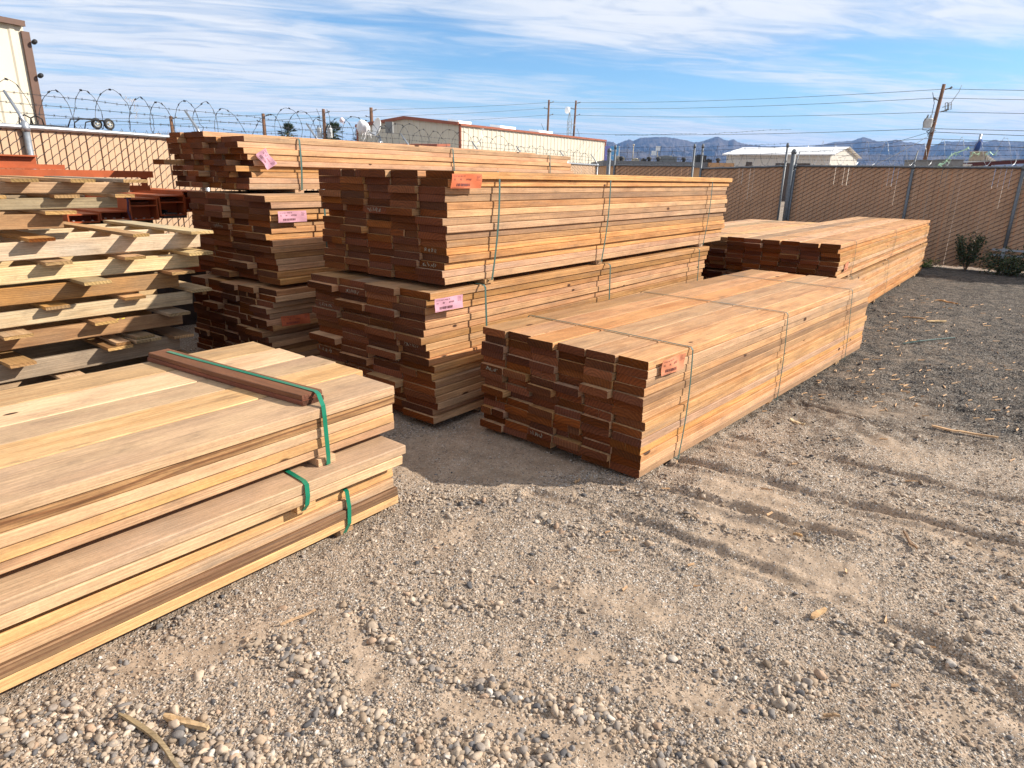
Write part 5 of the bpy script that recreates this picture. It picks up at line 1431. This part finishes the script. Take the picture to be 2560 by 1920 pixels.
splinter('wood_splinter', 'pale almond-shaped chip in the stony patch at right', (1.16, 2.125), (1.235, 2.175), .022, .012, 'yellow', 9, .02)
splinter('wood_splinter', 'small brown splinter near the bottom right', (1.0, 1.665), (1.045, 1.65), .010, .008, 'tan_pine', 10)
splinter('wood_splinter', 'pale chip on the stones behind the tyre rut', (1.37, 2.72), (1.345, 2.755), .018, .010, 'yellow', 11, 0)
splinter('wood_splinter', 'thin brown splinter on the sand below the left foreground pack', (-.83, 2.02), (-.73, 2.12), .008, .007, 'tan_pine', 12)
m = MB(); m.tube([(x, y, gz(x, y) + z) for x, y, z in ((4.05, 6.65, .015), (4.25, 6.70, .025), (4.48, 6.80, .02), (4.72, 6.87, .03))], .006, 5)
tag(m.build('strap_scrap', M['strap_dark']), 'short length of green strap lying on the dark gravel at right', 'strap')
rg = np.random.default_rng(99); m = MB()
for k in range(1500):
    r = 2.2 * (11.5 / 2.2) ** rg.random(); a = math.radians(rg.uniform(6, 46)); x, y = r * math.sin(a), r * math.cos(a)
    if rg.random() > (.95 if y + .4 * x > 5.6 else .05): continue
    if bool(inside_any(np.array([x]), np.array([y]))[0]): continue
    L = rg.uniform(.008, .05) * (1 + r * .08); an = rg.uniform(0, PI) * .6 - .5; d = V(math.cos(an), math.sin(an)) * L; s = V(-d[1], d[0]) / L * rg.uniform(.0015, .0045); z = gz(x, y) + .006
    m.add([(x - s[0], y - s[1], z), (x + d[0] - s[0], y + d[1] - s[1], z + .004), (x + d[0] + s[0], y + d[1] + s[1], z + .009), (x + s[0], y + s[1], z + .006), (x, y, z - .006)], [(0, 1, 2, 3), (0, 4, 1), (3, 2, 4)])
tag(m.build('wood_litter', M['tan_pine'][0]), 'fine straw-like wood litter strewn over the dark gravel', 'wood litter', kind='stuff')

# ------------------------------------------------------------------ stones, after everything that stands on the ground
near = lay_stones(85000, 1.25, 5.2, lambda n, st, r: np.clip(RNG.lognormal(math.log(.0088), .50, n) * (1 + .7 * st ** 1.5), .005, .042), lambda st, sa, dk: np.clip(.065 + .92 * st ** 1.5 - .09 * sa, .004, 1), ico(2), 16)
far = lay_stones(150000, 1.25, 11.0, lambda n, st, r: np.clip(RNG.lognormal(math.log(.0072), .36, n) * (1 + .10 * r), .004, .04), lambda st, sa, dk: np.clip(.50 + .6 * st - .47 * sa, .03, 1), ico(1), 12)
big_ = lay_stones(150, 1.3, 5.0, lambda n, st, r: RNG.uniform(.030, .052, n), lambda st, sa, dk: np.clip(.10 + .9 * st ** 2 - .1 * sa, .01, 1), ico(2), 14)
stones_object([near, far, big_], 'gravel', 'loose grey and tan river gravel strewn over the yard')

# ------------------------------------------------------------------ mountains and the air before them
SIL = [(-62, 1.2), (-55, 1.5), (-40, 1.3), (-30, 1.6), (-20, 1.4), (-12, 1.7), (-6, 1.9), (0, 2.2), (3.52, 2.948), (4.82, 2.907), (6.12, 2.803), (6.77, 2.873), (7.09, 2.786), (7.9, 2.735), (8.08, 2.524), (8.7, 2.835), (9.17, 2.961), (9.43, 2.813), (9.95, 3.06), (11.21, 3.161), (11.99, 3.137), (12.78, 3.053), (13.72, 2.881), (14.19, 2.766), (14.95, 2.889), (15.82, 3.188), (16.0, 3.218), (16.29, 3.043), (16.76, 2.899), (17.19, 3.017), (17.51, 2.814), (18.27, 2.642), (19.16, 2.559), (20.62, 2.507), (22.6, 2.484), (23.41, 2.598), (24.46, 2.85), (25.52, 2.903), (26.02, 3.093), (26.22, 3.174), (26.55, 3.063), (27.23, 2.841), (27.75, 2.812), (28.23, 2.971), (28.88, 2.833), (29.63, 2.748), (30.15, 2.613), (30.65, 2.531), (31.31, 2.842), (32.25, 2.808), (32.94, 2.802), (33.84, 2.818), (34.27, 2.89), (34.95, 2.781), (35.82, 2.771), (40, 2.6), (46, 2.2), (55, 1.8), (64, 1.2)]
sa_, se_ = np.array([q[0] for q in SIL]), np.array([q[1] for q in SIL])
def range_mesh(r_in, r_peak, r_out, scale, seed, sil_off=0.):
    az = np.linspace(-60, 62, 900); nr = 46; rr = np.concatenate([np.linspace(r_in, r_peak, 32), np.linspace(r_peak, r_out, 15)[1:]])
    A, Rr = np.meshgrid(np.radians(az), rr); X, Y = Rr * np.sin(A), Rr * np.cos(A)
    el = np.interp(np.degrees(A) + sil_off, sa_, se_) * scale
    pk_ = 1.6 + r_peak * np.tan(np.radians(el))
    k = np.where(Rr <= r_peak, (Rr - r_in) / (r_peak - r_in), 1 - (Rr - r_peak) / (r_out - r_peak)); k = np.clip(k, 0, 1)
    n1 = fbm(X / 170 + 50, Y / 170 + 50, seed, 5); n2 = 1 - np.abs(2 * fbm(X / 95 + 9, Y / 95 + 9, seed + 3, 4) - 1)
    prof = k ** 1.35
    Z = pk_ * prof + (pk_ * .55) * (n1 - .5 + .7 * (n2 - .8)) * (k * (1 - k) * 4) ** .8 * 1.1 + 1.6 * (vnoise(A * 900, Rr * .02, seed + 9) - .5) * k * 2
    lim = 1.6 + Rr * np.tan(np.radians(el)) * .985
    Z = np.where(k < .995, np.minimum(Z, lim), Z) - 2. * (1 - k)
    v = np.stack([X, Y, Z], -1).reshape(-1, 3); na = len(az); nr = len(rr)
    i, j = np.meshgrid(np.arange(nr - 1), np.arange(na - 1), indexing='ij')
    q = np.stack([i * na + j, i * na + j + 1, (i + 1) * na + j + 1, (i + 1) * na + j], -1).reshape(-1, 4)[:, ::-1]
    return v, q
t = NT('desert_rock')
P = t.n('ShaderNodeTexCoord').outputs['Object']
f1, _ = t.noise(P, .012, 6, .65); f2, _ = t.noise(P, .06, 5, .7)
c = t.mix(t.ss(f1, .35, .65), (.05, .042, .04), (.11, .09, .08)); c = t.hsv(c, v=t.lin(f2, .3, .7, .65, 1.3))
M['rock'] = t.out(c, .95, spec=.1)
va, qa = range_mesh(2100, 3000, 3600, 1., 200)
vb, qb = range_mesh(1500, 2150, 2500, .70, 300, 7.)
me = bpy.data.meshes.new('mountains'); vv = np.vstack([va, vb]); qq = np.vstack([qa, qb + len(va)])
me.from_pydata(vv.tolist(), [], qq.tolist()); me.materials.append(M['rock']); me.update()
tag(link('mountains', me), kind='structure')
hz = bpy.data.materials.new('pale_air'); hz.use_nodes = True; ht = hz.node_tree
for n_ in list(ht.nodes):
    if n_.type != 'OUTPUT_MATERIAL': ht.nodes.remove(n_)
pv = ht.nodes.new('ShaderNodeVolumePrincipled'); pv.inputs['Color'].default_value = (.24, .49, 1., 1); pv.inputs['Density'].default_value = .00015; pv.inputs['Anisotropy'].default_value = .1
ht.links.new(pv.outputs[0], [n_ for n_ in ht.nodes if n_.type == 'OUTPUT_MATERIAL'][0].inputs['Volume'])
m = MB(); m.box(-5600, 5600, -5600, 5600, -3.5, 240.)
tag(m.build('haze', hz), kind='stuff')
